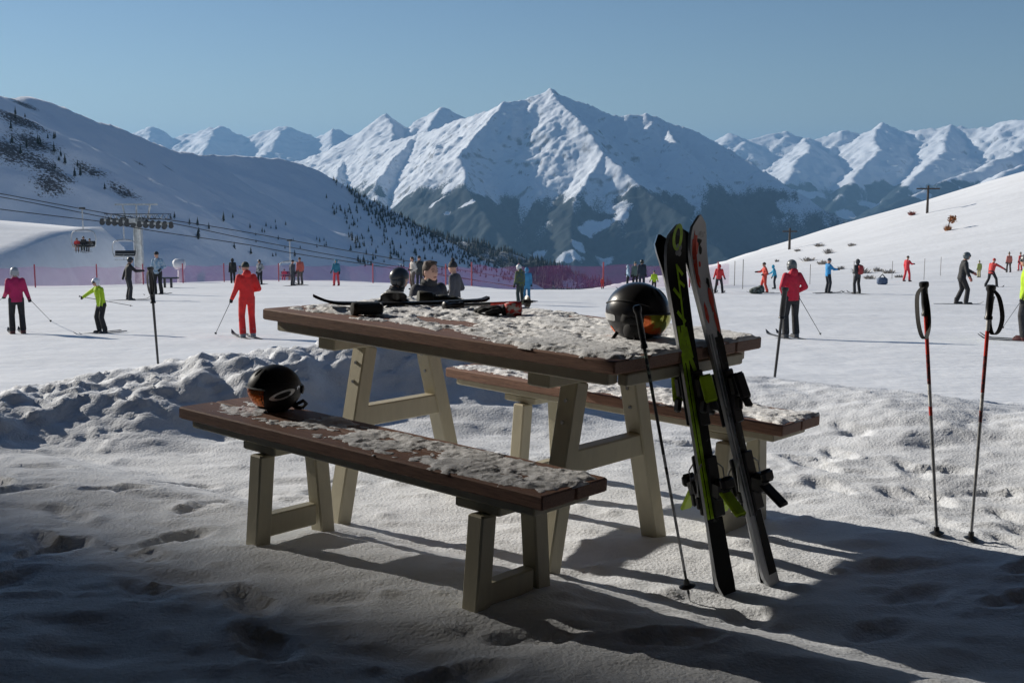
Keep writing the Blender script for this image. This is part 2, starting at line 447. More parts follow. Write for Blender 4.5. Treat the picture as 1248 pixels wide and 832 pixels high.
second_bump(M['piste'], 1.1, .06)
def ridge_fn(lines, slope, floor, warp=0, wscale=1000., rough=0, rscale=400., seed=1, rslope=None):
    segs = []
    for k, ln in enumerate(lines):
        P = [at(*p) for p in ln]
        for a, b in zip(P[:-1], P[1:]): segs.append((a, b))
    def fn(x, y):
        x = np.asarray(x, float); y = np.asarray(y, float)
        wx = x + warp * fbm(x / wscale, y / wscale, 3, seed); wy = y + warp * fbm(x / wscale + 40, y / wscale, 3, seed + 5)
        best = np.full(x.shape, -1e9); dd = np.full(x.shape, 1e9)
        for a, b in segs:
            dx, dy = b.x - a.x, b.y - a.y; L2 = dx * dx + dy * dy + 1e-9
            t = np.clip(((wx - a.x) * dx + (wy - a.y) * dy) / L2, 0, 1)
            d = np.hypot(wx - a.x - t * dx, wy - a.y - t * dy)
            hgt = a.z + t * (b.z - a.z) - slope * d * (1 - .18 * np.clip(d / (d + rscale * 4), 0, 1))
            best = np.maximum(best, hgt); dd = np.minimum(dd, d)
        if rough:
            amp = rough * np.clip(.25 + dd / (rscale * .8), 0, 1)
            best = best + amp * (ridged(x / rscale, y / rscale, 6, seed + 9, .62) - .6) + rough * .30 * ridged(x / rscale * 3.7, y / rscale * 3.7, 4, seed + 19, .6)
        return np.maximum(best, floor)
    return fn
def blobs(X, Y, fn, items, y0, y1):
    """soft mask of patches given as (pixel, row, radius in metres, stretch)"""
    m = np.zeros(X.shape)
    for px, row, rx, ry in items:
        p = hit(px, row, fn, y0, y1, 1500)
        if p is None: continue
        m = np.maximum(m, np.exp(-(((X - p.x) / rx) ** 2 + ((Y - p.y) / ry) ** 2)))
    return m

FLOOR = -600
# main massif
c_main = [(672, 110, 7000), (645, 122, 7000), (618, 127, 6900), (575, 143, 7200), (530, 158, 7500), (480, 174, 7850), (420, 195, 8250), (360, 216, 8600)]
r_main = [(672, 110, 7000), (700, 123, 7000), (722, 133, 6950), (752, 144, 6900), (790, 140, 6900), (815, 152, 6850), (850, 160, 6800), (890, 181, 6700), (930, 207, 6500), (975, 238, 6300), (1010, 262, 6100), (1050, 284, 5900)]
s1 = [(618, 127, 6900), (590, 160, 6650), (562, 192, 6350), (565, 225, 6000), (600, 275, 5600), (645, 335, 5250)]
s2 = [(672, 110, 7000), (690, 132, 6750), (712, 155, 6500), (735, 188, 6200), (775, 224, 5900), (835, 268, 5550), (890, 325, 5200)]
s2b = [(690, 132, 6750), (672, 165, 6500), (690, 200, 6200)]
s3 = [(815, 152, 6850), (832, 185, 6500), (866, 235, 6150), (915, 290, 5800)]
s0 = [(505, 166, 7650), (480, 196, 7150), (458, 232, 6600), (470, 290, 6000)]
s00 = [(420, 195, 8250), (408, 224, 7500), (396, 262, 6800)]
s4 = [(735, 188, 6200), (700, 240, 5850), (692, 300, 5450), (700, 345, 5200)]
f_main = ridge_fn([c_main, r_main, s1, s2, s3, s0, s00, s4], .80, FLOOR, warp=30, wscale=800, rough=25, rscale=430, seed=3)
def mk_mountain(fn, x0, x1, y0, y1, step, matr, label, tl=None, tlw=90, clear=None, rocks=None, seed=0, hy=None):
    xs = np.arange(x0, x1, step); ys = np.arange(y0, y1, step); X, Y = np.meshgrid(xs, ys); Z = fn(X, Y)
    forest = np.zeros(X.shape)
    if tl is not None:
        forest = 1 - sstep(tl - tlw, tl + tlw, Z + 75 * fbm(X / 500, Y / 500, 4, seed + 3)) + .30 * fbm(X / 55, Y / 190, 3, seed + 21) * sstep(tl + 160, tl - 60, Z) * sstep(tl - 330, tl - 120, Z)
        if clear: forest = forest * (1 - np.clip(1.5 * blobs(X, Y, fn, clear, y0, y1) + .35 * fbm(X / 160, Y / 160, 3, seed + 8) * (blobs(X, Y, fn, clear, y0, y1) > .1), 0, 1))
        chute = sstep(.62, .8, ridged(X / 420 + .25 * fbm(X / 200, Y / 200, 2, 4), Y / 2600, 1, seed + 11)) * .55
        forest = forest * (1 - chute * sstep(tl - 420, tl, Z))
    rock = np.zeros(X.shape)
    if rocks: rock = blobs(X, Y, fn, rocks, y0, y1)
    keep = (Z[:-1, :-1] > FLOOR + 1) | (Z[1:, 1:] > FLOOR + 1)
    o = grid_obj('mountain', X, Y, Z, [matr], attrs={'forest': forest, 'rock': rock}, keep=keep)
    return tag(o, label, kind='structure')
MM = mountain_mat('alpine slope', (.54, .70))
mk_mountain(f_main, -2300, 3100, 4700, 9000, 10, MM, 'tall snow peak with dark forest on its lower slopes', tl=-85, tlw=110, seed=2,
            clear=[(722, 277, 46, 37), (712, 281, 33, 31), (735, 274, 27, 31), (548, 228, 35, 37), (476, 252, 41, 37), (568, 250, 44, 15), (690, 312, 60, 27), (706, 300, 27, 37), (757, 263, 33, 18), (532, 245, 33, 12), (545, 262, 16, 12), (735, 322, 38, 18), (655, 312, 33, 37)])
# peaks behind on the left
f_b = ridge_fn([[(360, 200, 9500), (410, 185, 9400), (440, 170, 9200), (470, 139, 9000), (495, 157, 9000), (520, 150, 9000), (540, 130, 8900), (566, 143, 8900), (610, 160, 9000)],
                [(470, 139, 9000), (480, 165, 8500), (470, 195, 8100)], [(540, 130, 8900), (520, 165, 8450)], [(440, 170, 9200), (420, 190, 8700), (410, 215, 8300)]], .72, FLOOR, warp=40, wscale=900, rough=32, rscale=480, seed=31)
mk_mountain(f_b, -2600, 600, 7700, 10500, 16, MM, 'pair of dark pointed snow peaks behind the main massif', tl=-300, seed=4)
f_l = ridge_fn([[(90, 200, 13500), (140, 172, 13200), (185, 157, 13000), (215, 170, 13000), (245, 163, 13000), (268, 155, 12800), (300, 170, 12800), (320, 162, 12800), (346, 156, 12700), (385, 171, 12700), (404, 158, 12800), (440, 172, 13000), (500, 190, 13000)],
                [(268, 155, 12800), (255, 180, 12100), (240, 205, 11500)], [(346, 156, 12700), (330, 182, 12000), (310, 200, 11500)], [(404, 158, 12800), (400, 185, 12000)], [(185, 157, 13000), (180, 190, 12200)]], .62, FLOOR, warp=60, wscale=1300, rough=46, rscale=700, seed=51)
mk_mountain(f_l, -5200, -800, 10500, 14800, 24, MM, 'far chain of pale snow peaks', tl=-350, seed=6)
f_r = ridge_fn([[(840, 215, 14500), (868, 185, 14300), (893, 163, 14000), (915, 173, 14000), (960, 161, 14000), (1000, 171, 14000), (1030, 160, 14000), (1052, 166, 14000), (1075, 151, 14000), (1100, 163, 14000), (1130, 160, 13800), (1162, 154, 13700), (1190, 159, 13500), (1225, 149, 13300), (1260, 150, 13000), (1340, 140, 12500)],
                [(985, 168, 14000), (984, 186, 12800), (965, 212, 12000), (935, 255, 11200)], [(1075, 151, 14000), (1066, 185, 12700), (1035, 225, 11800), (990, 275, 10800)], [(1162, 154, 13700), (1150, 188, 12400), (1110, 222, 11600), (1050, 270, 10600)],
                [(1300, 160, 12000), (1225, 192, 11000), (1150, 225, 10300), (1080, 258, 9700), (1030, 285, 9300)], [(1300, 180, 10500), (1248, 205, 9700), (1180, 235, 9200), (1120, 262, 8900)]], .60, FLOOR, warp=60, wscale=1300, rough=44, rscale=650, seed=71)
mk_mountain(f_r, 1500, 7600, 8300, 15500, 26, MM, 'sunlit snow range with forested valley sides', tl=-60, tlw=70, seed=8,
            clear=[(1010, 225, 150, 60), (985, 240, 120, 50), (1060, 250, 90, 60), (1120, 235, 120, 50), (1030, 262, 100, 60), (950, 258, 90, 60)])

# near hill on the left, all in shade, with scattered trees
h1 = [(-140, 60, 420), (-60, 95, 520), (0, 117, 600), (45, 122, 650), (100, 146, 700), (150, 163, 760), (205, 181, 830), (235, 187, 870), (270, 215, 940), (300, 248, 980)]
h2 = [(215, 186, 1100), (262, 190, 1120), (300, 191, 1140), (340, 193, 1180), (385, 208, 1220), (420, 228, 1260), (470, 257, 1320), (545, 296, 1400), (600, 322, 1440), (650, 350, 1480)]
f_h = ridge_fn([h1, h2], .60, -280, warp=8, wscale=200, rough=2.6, rscale=110, seed=91)
xs = np.arange(-900, 500, 4.0); ys = np.arange(260, 1800, 4.0); X, Y = np.meshgrid(xs, ys); Z = f_h(X, Y)
rk = blobs(X, Y, f_h, [(25, 150, 14, 16), (40, 175, 12, 14), (55, 200, 10, 12), (30, 128, 10, 12), (62, 225, 8, 10), (8, 180, 12, 14), (75, 215, 6, 8), (110, 210, 8, 8), (150, 235, 8, 8), (205, 205, 6, 9), (170, 200, 5, 6)], 260, 1700)
M['hill'] = mountain_mat('shaded snow hill', (.40, .55), scale=.12)
tag(grid_obj('hill', X, Y, Z, [M['hill']], attrs={'forest': np.zeros(X.shape), 'rock': rk * .85}, keep=(Z[:-1, :-1] > -279)), 'smooth shaded snow hill with rocks near its top', kind='structure')
# wooded ridge in the gap
h3 = [(450, 262, 1850), (530, 288, 1800), (590, 301, 1750), (650, 318, 1700), (710, 337, 1640), (780, 362, 1600), (860, 400, 1550)]
f_w = ridge_fn([h3], .50, -420, warp=14, wscale=200, rough=9, rscale=120, seed=95)
xs = np.arange(-400, 700, 7.0); ys = np.arange(1250, 2400, 7.0); X, Y = np.meshgrid(xs, ys); Z = f_w(X, Y)
tag(grid_obj('hill', X, Y, Z, [M['hill']], attrs={'forest': .62 + .25 * fbm(X / 60, Y / 60, 3, 12), 'rock': 0 * X}, keep=(Z[:-1, :-1] > -419)), 'low snow ridge carrying the dark wood', kind='structure')
# valley bottom out to the horizon
M['valley'] = mat('valley woods and fields', (.03, .042, .045), .9, col2=(.55, .57, .6), vscale=.0012, mix=(.56, .62))
vf = MB(); vf.add([(-45000, -45000, -602), (45000, -45000, -602), (45000, 45000, -602), (-45000, 45000, -602)], [(0, 1, 2, 3)])
tag(vf.build('valley_floor', M['valley']), kind='structure')

# ------------------------------------------------------------------ trees
def tree_mesh(seed):
    rnd = random.Random(seed); mb = MB()
    mb.tube([(0, 0, -1), (0, 0, 3)], [.35, .25], 5)
    n = 7
    for k in range(n):
        z0 = 1.2 + 8.5 * k / n; z1 = z0 + 2.6; r = (2.3 * (1 - k / (n + .6))) * rnd.uniform(.85, 1.15)
        m_ = 9; P = []; a0 = rnd.random() * 6
        for i in range(m_):
            rr = r * (1.0 if i % 2 else .62) * rnd.uniform(.8, 1.2); a = a0 + i * 2 * math.pi / m_
            P.append((rr * math.cos(a), rr * math.sin(a), z0 - (.5 if i % 2 else 0) + rnd.uniform(-.2, .2)))
        P.append((rnd.uniform(-.1, .1), rnd.uniform(-.1, .1), z1))
        mb.add(P, [(i, (i + 1) % m_, m_) for i in range(m_)])
    return mb
TREES = []
for k in range(3):
    me = tree_mesh(k).mesh('conifer_tree'); me.materials.append(M['conifer']); TREES.append(me)
rnd = random.Random(11)
def spots(poly, n, fn, y0, y1, dens=None):
    out = []; xs = [p[0] for p in poly]; ys_ = [p[1] for p in poly]; tries = 0
    while len(out) < n and tries < n * 60:
        tries += 1
        px = rnd.uniform(min(xs), max(xs)); row = rnd.uniform(min(ys_), max(ys_)); c = False
        for i in range(len(poly)):
            (xa, ya), (xb, yb_) = poly[i], poly[i - 1]
            if (ya > row) != (yb_ > row) and px < (xb - xa) * (row - ya) / (yb_ - ya) + xa: c = not c
        if not c or (dens and rnd.random() > dens(px, row)): continue
        p = hit(px, row, fn, y0, y1, 1200)
        if p is not None: out.append(p)
    return out
def clump(px, row):
    return .12 + .88 * float(sstep(-.1, .35, fbm(np.array([px / 26.]), np.array([row / 18.]), 2, 77)[0]))
tp = spots([(395, 212), (425, 228), (470, 256), (548, 296), (600, 322), (585, 335), (520, 335), (440, 325), (400, 270)], 230, f_h, 270, 1700, clump)
tp += spots([(200, 265), (300, 260), (400, 290), (420, 330), (330, 320), (240, 300)], 36, f_h, 270, 1700, clump)
tp += spots([(0, 130), (60, 150), (120, 225), (160, 240), (80, 220), (10, 190)], 24, f_h, 270, 1700)
for i, p in enumerate(tp):
    o = bpy.data.objects.new('conifer_tree', TREES[i % 3]); COL.objects.link(o)
    s = rnd.uniform(.22, .55) * (.6 if i >= 230 else 1); o.location = p; o.scale = (s, s, s * rnd.uniform(.9, 1.2)); o.rotation_euler.z = rnd.uniform(0, 6)
    tag(o, 'small dark conifer scattered on the shaded snow hill', 'tree', 'conifers scattered on the snow hill')
def wood(fn, n, poly_keep, label, y0, y1, size=(.7, 1.25)):
    P = []; F = []; tv = [np.array([v.co[:] for v in m.vertices]) for m in TREES]; tf = [[tuple(p.vertices) for p in m.polygons] for m in TREES]
    off = 0
    for p in poly_keep:
        k = rnd.randrange(3); s = rnd.uniform(*size); a = rnd.uniform(0, 6); c, sn = math.cos(a), math.sin(a)
        v = tv[k] * s; v = np.stack([v[:, 0] * c - v[:, 1] * sn + p[0], v[:, 0] * sn + v[:, 1] * c + p[1], v[:, 2] + p[2]], 1)
        P.append(v); F += [tuple(i + off for i in f) for f in tf[k]]; off += len(v)
    mb = MB(); mb.v = [tuple(x) for x in np.concatenate(P)]; mb.f = F; mb.mi = [0] * len(F)
    return tag(mb.build('wood', M['conifer']), label, 'wood', kind='stuff')
def edge(px): return float(np.interp(px, [395, 420, 470, 545, 600, 650], [212, 228, 262, 296, 322, 350]))
bp = spots([(420, 226), (470, 254), (548, 292), (610, 326), (640, 345), (560, 345), (500, 320), (440, 275)], 520, f_h, 270, 1700, lambda px, row: max(.02, 1 - (row - edge(px)) / 24))
wood(f_h, 0, [p[:] for p in bp], 'loose band of dark conifers along the edge of the shaded hill', 0, 0, (.25, .55))
wp = []
for _ in range(7500):
    x, y = rnd.uniform(-330, 520), rnd.uniform(1380, 1900)
    wp.append((x, y))
A = np.array(wp); z = f_w(A[:, 0], A[:, 1]); dn = fbm(A[:, 0] / 120, A[:, 1] / 120, 3, 66)
keep = (z > -260) & (dn > -.6)
wood(f_w, 0, np.column_stack([A, z])[keep], 'dense dark conifer wood covering the low ridge', 0, 0)

# ------------------------------------------------------------------ crag added out of frame on the left to shade the near terrace
N0, CD = 3.52, 165.0
SD = V((-math.sin(SUN_AZ), math.cos(SUN_AZ), 0)); SN = V((math.cos(SUN_AZ), math.sin(SUN_AZ), 0))
mb = MB(); nu, nvv = 56, 40; P = []
cc = SN * (N0 - 32) + SD * CD
for j in range(nvv + 1):
    z = -80 + 200 * j / nvv
    rr = 32 if z < 80 else 32 * max(.02, 1 - (z - 80) / 40)
    for i in range(nu):
        a = 2 * math.pi * i / nu
        r2 = rr * (1 + .10 * float(fbm(np.array([math.cos(a) * 2.1 + z * .012]), np.array([math.sin(a) * 2.1 + z * .02]), 4, 5)[0])) + (3 if z < 40 else 0) * (40 - z) / 40
        P.append(V((cc.x + r2 * math.cos(a), cc.y + r2 * math.sin(a), z)))
# move it so that its right-hand edge, at the height of the sun, stands on the line wanted
edge = max(p.dot(SN) for p in P if 63 < p.z < 73)
sh = SN * (N0 - edge)
P = [p + sh for p in P]
F = []
for j in range(nvv):
    for i in range(nu): F.append((j * nu + i, j * nu + (i + 1) % nu, (j + 1) * nu + (i + 1) % nu, (j + 1) * nu + i))
F.append(tuple(range(nvv * nu, nvv * nu + nu)))
mb.add(P, F); tag(mb.build('shade_crag', M['wetrock']), kind='structure')

# ------------------------------------------------------------------ unseen hut added behind the camera; its roof cuts sky light on the terrace
hut = empty('shade_hut', (0, -3, 0), 'dark timber hut added out of view, its deep roof shading the terrace', 'hut')
def part(mb, name, m, par, **k): return mb.build(name, m, par, **k)
w = MB(); w.box((0, -.1, 1.6), (11.6, .25, 3.2), bev=.02); w.box((0, -6, 1.6), (11.6, .25, 3.2)); w.box((-5.8, -3.05, 1.6), (.25, 5.6, 3.2)); w.box((5.8, -3.05, 1.6), (.25, 5.6, 3.2))
part(w, 'wall', M['hutwood'], hut)
r_ = MB(); RR = Matrix.Rotation(math.radians(-4), 3, 'X'); r_.box((0, 1.3, 3.50), (13, 16.6, .18), RR); part(r_, 'roof', M['roof'], hut)
for sx in (-5.9, 5.9):
    p_ = MB(); p_.box((sx, 9.2, 1.35), (.2, .2, 3.0), bev=.015); part(p_, 'post', M['hutwood'], hut)
    p_ = MB(); p_.box((sx, 4.55, 1.4), (.12, 8.9, 3.0)); part(p_, 'shade_screen', M['hutwood'], hut)  # side screen added to block sky light from the near snow
for sx in (-3.2, 3.2):
    p_ = MB(); p_.box((sx, .06, 1.7), (1.3, .08, 1.2)); fr = part(p_, 'window', M['cream'], hut)
    p_ = MB(); p_.box((sx, .11, 1.7), (1.1, .03, 1.0)); part(p_, 'pane', M['glass'], fr)
p_ = MB(); p_.box((0, .06, 1.05), (1.0, .08, 2.1), bev=.01); part(p_, 'door', M['hutwood'], hut)

# ------------------------------------------------------------------ picnic table and benches
def rot3(a, b, c):
    Rz = Matrix.Rotation(a, 3, 'Z'); Rx = Matrix.Rotation(b, 3, 'X'); Ry = Matrix.Rotation(c, 3, 'Y')
    return Rx @ Ry @ Rz
P3 = Matrix((AX, AF, AU)).transposed()
TR = P3 @ rot3(-6.89130406e-01, 1.36813658e-01, 3.57033906e-02)
K = 1.2
TB = CAM + P3 @ (V((2.79651032e-01, 3.28252177, -5.54832116e-02)) * K)       # top near corner
TL, TW, TH = 1.50423 * K, .851425 * K, .90
BH = TH - .36; BW = .29233 * K; BG = .0774775 * K; BX1 = .0526 * K; BX0 = .0303 * K
TUP = TR @ V((0, 0, 1))
def tw(u, v, w): return TB + TR @ V((u, v, w - TH))       # table coords: u<=0 along the front edge, v across, w up from the ground
def timber(mb, a, b, wx, wy, hint):
    R = basis(V(b) - V(a), hint); mb.box((V(a) + V(b)) / 2, (wx, wy, (V(b) - V(a)).length), R, bev=.006); return mb
def plank(mb, x0, x1, y0, y1, z0, z1): mb.box(((x0 + x1) / 2, (y0 + y1) / 2, (z0 + z1) / 2), (x1 - x0, y1 - y0, z1 - z0), bev=.005)
tc_ = tw(-TL / 2, TW / 2, 0)
tbl = empty('picnic_table', tc_, 'brown plank picnic table on cream A-frame legs under crusty snow', 'table', rot=TR)
hl, hw = TL / 2, TW / 2
npl = 5; pw = TW / npl
for k in range(npl):
    mb = MB(); plank(mb, -hl, hl, -hw + k * pw + .003, -hw + (k + 1) * pw - .003, TH - .046, TH); mb.build('plank', M['wood'], tbl)
for sy in (-1, 1):
    mb = MB(); plank(mb, -hl + .05, hl - .05, sy * (hw - .07) - .03, sy * (hw - .07) + .03, TH - .092, TH - .048); mb.build('rail', M['cream'], tbl)
for u in (-.61, .51):
    mb = MB(); plank(mb, u - .05, u + .05, -hw + .1, hw - .1, TH - .15, TH - .10); mb.build('cross_beam', M['cream'], tbl)
    for sy in (-1, 1):
        mb = MB(); timber(mb, (u, .46 if sy > 0 else -.34, -.10), (u, sy * .185, TH - .152), .078, .078, (1, 0, 0)); lg_ = mb.build('leg', M['cream'], tbl)
        for kz in (.60, .68):
            f_ = (kz + .10) / (TH - .052); y_ = (.46 if sy > 0 else -.34) * (1 - f_) + sy * .185 * f_
            mb = MB(); mb.tube([(u, y_ - .036, kz), (u, y_ - .046, kz)], [.008, .007], 10); mb.build('bolt', M['steel'], lg_)
    mb = MB(); plank(mb, u - .03, u + .03, -.27, .27, .40, .49); mb.build('crossbar', M['cream'], tbl)
mb = MB(); plank(mb, hl - .06, hl - .02, -hw + .11, hw - .11, TH - .10, TH - .056); mb.build('end_rail', M['cream'], tbl)

def bench(v0, uA, uB, label, RZ=0.0):
    """v0: front edge in table coords"""
    L = uB - uA; c = tw((uA + uB) / 2, v0 + BW / 2, 0); h = L / 2; hb = BW / 2
    o = empty('bench', c, label, 'bench', 'picnic benches beside the table', rot=TR)
    for k in (0, 1):
        mb = MB(); plank(mb, -h, h, -hb + k * hb + .003, -hb + (k + 1) * hb - .003, BH - .046, BH); mb.build('plank', M['wood'], o)
    mb = MB(); plank(mb, -h + .05, h - .05, -hb + .03, hb - .03, BH - .080, BH - .048); mb.build('rail', M['cream'], o)
    for u in (-h + .47, h - .27):
        mb = MB(); plank(mb, u - .12, u + .07, -hb + .045, hb - .045, BH - .115, BH - .082); mb.build('cross_beam', M['cream'], o)
        for sy in (-1, 1):
            mb = MB(); timber(mb, (u, (hb + .015) if sy > 0 else -(hb - .020), -.04), (u, sy * (hb - .045), BH - .117), .066, .072, (1, 0, 0)); mb.build('leg', M['cream'], o)
        mb = MB(); plank(mb, u - .025, u + .025, -hb + .055, hb - .055, .03 + RZ, .115 + RZ); mb.build('runner', M['cream'], o)
    return o
bf = bench(-BG - BW, -TL + BX0, BX1, 'brown bench in front of the table with a black helmet at its end', RZ=.075)
br = bench(TW + BG, -TL + BX0, BX1 + .002, 'brown bench behind the table, partly hidden by the leaning skis')

def snow_cover(name, label, par, x0, x1, y0, y1, z, bias, seed, amp=.022, step=.0045):
    xs = np.arange(x0, x1 + 1e-6, step); ys = np.arange(y0, y1 + 1e-6, step); X, Y = np.meshgrid(xs, ys)
    e = np.minimum(np.minimum(X - x0, x1 - X), np.minimum(Y - y0, y1 - Y))
    big = fbm(X * 5.0, Y * 8.0, 4, seed) * .75
    d = bias(X, Y) + big + .30 * perlin(X * 24, Y * 28, seed + 3) + .10 * perlin(X * 58, Y * 62, seed + 4) + .07 * perlin(X * 105, Y * 105, seed + 14)
    d = d - .7 * sstep(.05, .0, e + .02 * perlin(X * 20, Y * 20, seed + 6))
    pl = sstep(-.05, 1.0, d)
    h = np.where(d > 0, amp * (.06 + .94 * pl), -.01) 
    grain = .0008 * (1 - 2.4 * np.abs(perlin(X * 48, Y * 52, seed + 5))) + .0008 * (1 - 2.4 * np.abs(perlin(X * 88, Y * 92, seed + 15))) + .0015 * perlin(X * 33, Y * 40, seed + 7) + .002 * perlin(X * 9, Y * 11, seed + 8)
    h = np.where(d > 0, np.maximum(h + grain * pl, .0012), h)
    h = np.where(e < .002, -.01, h)
    top = np.where(h > .0005, h, -.004)
    k = (top[:-1, :-1] > 0) | (top[1:, 1:] > 0) | (top[:-1, 1:] > 0) | (top[1:, :-1] > 0)
    return X, Y, z + np.where(top > 0, top, np.maximum(top, -.0035)), k
def put_snow(name, label, par, *a, **kw):
    X, Y, Z, k = snow_cover(name, label, par, *a, **kw)
    mw = par.matrix_world if par.matrix_world != Matrix.Identity(4) else par.matrix_basis
    R = np.array(par.matrix_basis.to_3x3()); t = np.array(par.matrix_basis.translation)
    Q = np.stack([X, Y, Z], -1) @ R.T + t
    return tag(grid_obj(name, Q[..., 0], Q[..., 1], Q[..., 2], [M['crust']], keep=k), label, 'snow', kind='stuff')
put_snow('table_snow', 'crusty snow lying in patches over the table top', tbl, -hl, hl, -hw, hw, TH,
         lambda X, Y: .50 - .75 * np.exp(-((Y + hw) / .16) ** 2) * sstep(.75, .1, X + 0.1) - .55 * np.exp(-((Y + hw) / .07) ** 2) - .5 * np.exp(-(((X + .15) / .35) ** 2 + ((Y + .2) / .14) ** 2)) + .45 * sstep(.0, .5, X), 101, .013)
put_snow('bench_snow', 'thin snow lying in patches on the front bench', bf, -(TL + BX1 - BX0) / 2, (TL + BX1 - BX0) / 2, -BW / 2, BW / 2, BH,
         lambda X, Y: -.08 + .55 * sstep(-.4, .4, X) - .6 * np.exp(-((Y + BW / 2) / .05) ** 2) * sstep(.6, .2, X), 131, .011)
put_snow('bench_snow', 'snow lying along the bench behind the table', br, -(TL + BX1 - BX0) / 2, (TL + BX1 - BX0) / 2, -BW / 2, BW / 2, BH,
         lambda X, Y: .2 + .45 * sstep(-.3, .2, X) - .4 * np.exp(-((Y + BW / 2) / .04) ** 2), 161, .011)
def on_table(px, row, w=TH):
    d = ray(px, row); o = tw(0, 0, w); t = (o - CAM).dot(TUP) / d.dot(TUP)
    return CAM + d * t
# ------------------------------------------------------------------ skis
def ski_outline(L, n=40):
    """(t, half width) from tail to tip"""
    o = []
    for i in range(n + 1):
        t = i / n
        w = .045 + .008 * (abs(t - .42) / .42) ** 2 if t < .42 else .045 + .012 * min(1, (t - .42) / .45) ** 2
        if t > .92: w *= math.sqrt(max(0.0, 1 - ((t - .92) / .0802) ** 2.8)) * .97 + .03
        if t < .03: w *= .75 + .25 * t / .03
        o.append((t * L, w))
    return o
def ski_curve(z, L):
    t = z / L
    up = .060 * max(0, (t - .84) / .16) ** 2 * (L / 1.4)
    up += .012 * max(0, (.05 - t) / .05) ** 2
    up += -.006 * math.sin(math.pi * min(1, max(0, (t - .05) / .8)))
    return up
def ski(origin, axis_, normal, L, mats, label, group=None, side=1, prints=None, bind=None, ws=1.0):
    """axis: tail to tip, normal: out of the top sheet"""
    R = basis(axis_, V(normal).cross(V(axis_)))         # z = axis, y = normal out of the top sheet, x = across (screen left)
    o = empty('ski', origin, label, 'ski', group, rot=R)
    out = [(z_, w_ * ws) for z_, w_ in ski_outline(L)]; th = .012
    mb = MB(); n = len(out); P = []
    for z, w in out:
        y = ski_curve(z, L)
        P += [(-w, y, z), (w, y, z), (w - .003, y + th, z), (-w + .003, y + th, z)]
    F = []
    for i in range(n - 1):
        a = i * 4; b = a + 4
        for k, mm in ((0, 1), (1, 2), (2, 0), (3, 2)):
            mb.mi.append(mm); F.append((a + k, a + (k + 1) % 4, b + (k + 1) % 4, b + k))
    mb.mi += [1, 1]; F += [(3, 2, 1, 0), tuple((n - 1) * 4 + k for k in range(4))]
    mb.v = P; mb.f = F
    mb.build('blade', mats, o, auto=40)
    def y_at(z): return ski_curve(z, L) + th + .0012
    for pname, pm, quads in (prints or []):
        m2 = MB()
        for pl in quads:                                 # polygons (x, z) on the top sheet; subdivided strips follow the bend
            cnt = len(pl)
            b0 = len(m2.v)
            for x, z in pl: m2.v.append((-x * ws, y_at(z), z))
            for x, z in pl: m2.v.append((-x * ws, y_at(z) - .0008, z))
            m2.f.append(tuple(range(b0, b0 + cnt))); m2.mi.append(0)
            for i in range(cnt): m2.f.append((b0 + i, b0 + (i + 1) % cnt, b0 + cnt + (i + 1) % cnt, b0 + cnt + i)); m2.mi.append(0)
        m2.build(pname, pm, o)
    if bind:
        accent, tz, hz = bind
        t = MB(); y0 = th; BX = -.014
        t.box((BX, y0 + .006, tz - .02), (.050, .012, .20), bev=.004)
        t.box((BX, y0 + .030, tz + .02), (.050, .044, .085), bev=.012)
        t.box((BX - .022, y0 + .045, tz - .045), (.018, .034, .05), Matrix.Rotation(.3, 3, 'Y'), bev=.006)
        t.box((BX + .022, y0 + .045, tz - .045), (.018, .034, .05), Matrix.Rotation(-.3, 3, 'Y'), bev=.006)
        tp_ = t.build('toe_piece', M['black'], o, auto=40)
        cc_ = MB(); cc_.box((BX, y0 + .058, tz + .015), (.054, .020, .10), Matrix.Rotation(.14, 3, 'X'), bev=.008); cc_.build('toe_cover', accent, tp_, auto=40)
        h_ = MB()
        h_.box((BX, y0 + .008, hz), (.048, .016, .22), bev=.004)
        h_.box((BX, y0 + .040, hz - .01), (.056, .060, .075), Matrix.Rotation(-.25, 3, 'X'), bev=.014)
        h_.box((BX, y0 + .080, hz + .015), (.060, .028, .045), bev=.010)
        hp = h_.build('heel_piece', M['black'], o, auto=40)
        lv = MB(); lv.box((BX, y0 + .092, hz - .055), (.050, .016, .115), Matrix.Rotation(.75, 3, 'X'), bev=.006); lv.build('heel_lever', accent, hp, auto=40)
        bk = MB()
        for sx in (-1, 1):
            bk.tube([(sx * .030, y0 + .006, hz + .09), (sx * .058, y0 + .012, hz + .06), (sx * .064, y0 + .004, hz - .03)], .0028, 6)
        b_ = bk.build('brake', M['steel'], hp, auto=40)
        for sx in (-1, 1):
            q = MB(); q.box((sx * .066, y0 + .002, hz - .045), (.012, .018, .045), bev=.004); q.build('brake_pad', M['black'], b_)
    return o

def stroke(x0, z0, x1, z1, w):
    w = w * 1.5
    d = V((x1 - x0, z1 - z0)); n_ = V((-d.y, d.x)).normalized() * w / 2
    return [(x0 + n_.x, z0 + n_.y), (x1 + n_.x, z1 + n_.y), (x1 - n_.x, z1 - n_.y), (x0 - n_.x, z0 - n_.y)]
def ring(cx, cz, rx, rz, w, n=20, lean=0):
    q = []
    for i in range(n):
        a, b = 2 * math.pi * i / n, 2 * math.pi * (i + 1) / n
        def p(t, k): return (cx + (rx - k) * math.cos(t) + lean * (rz - k) * math.sin(t), cz + (rz - k) * math.sin(t))
        q.append([p(a, 0), p(b, 0), p(b, w), p(a, w)])
    return q

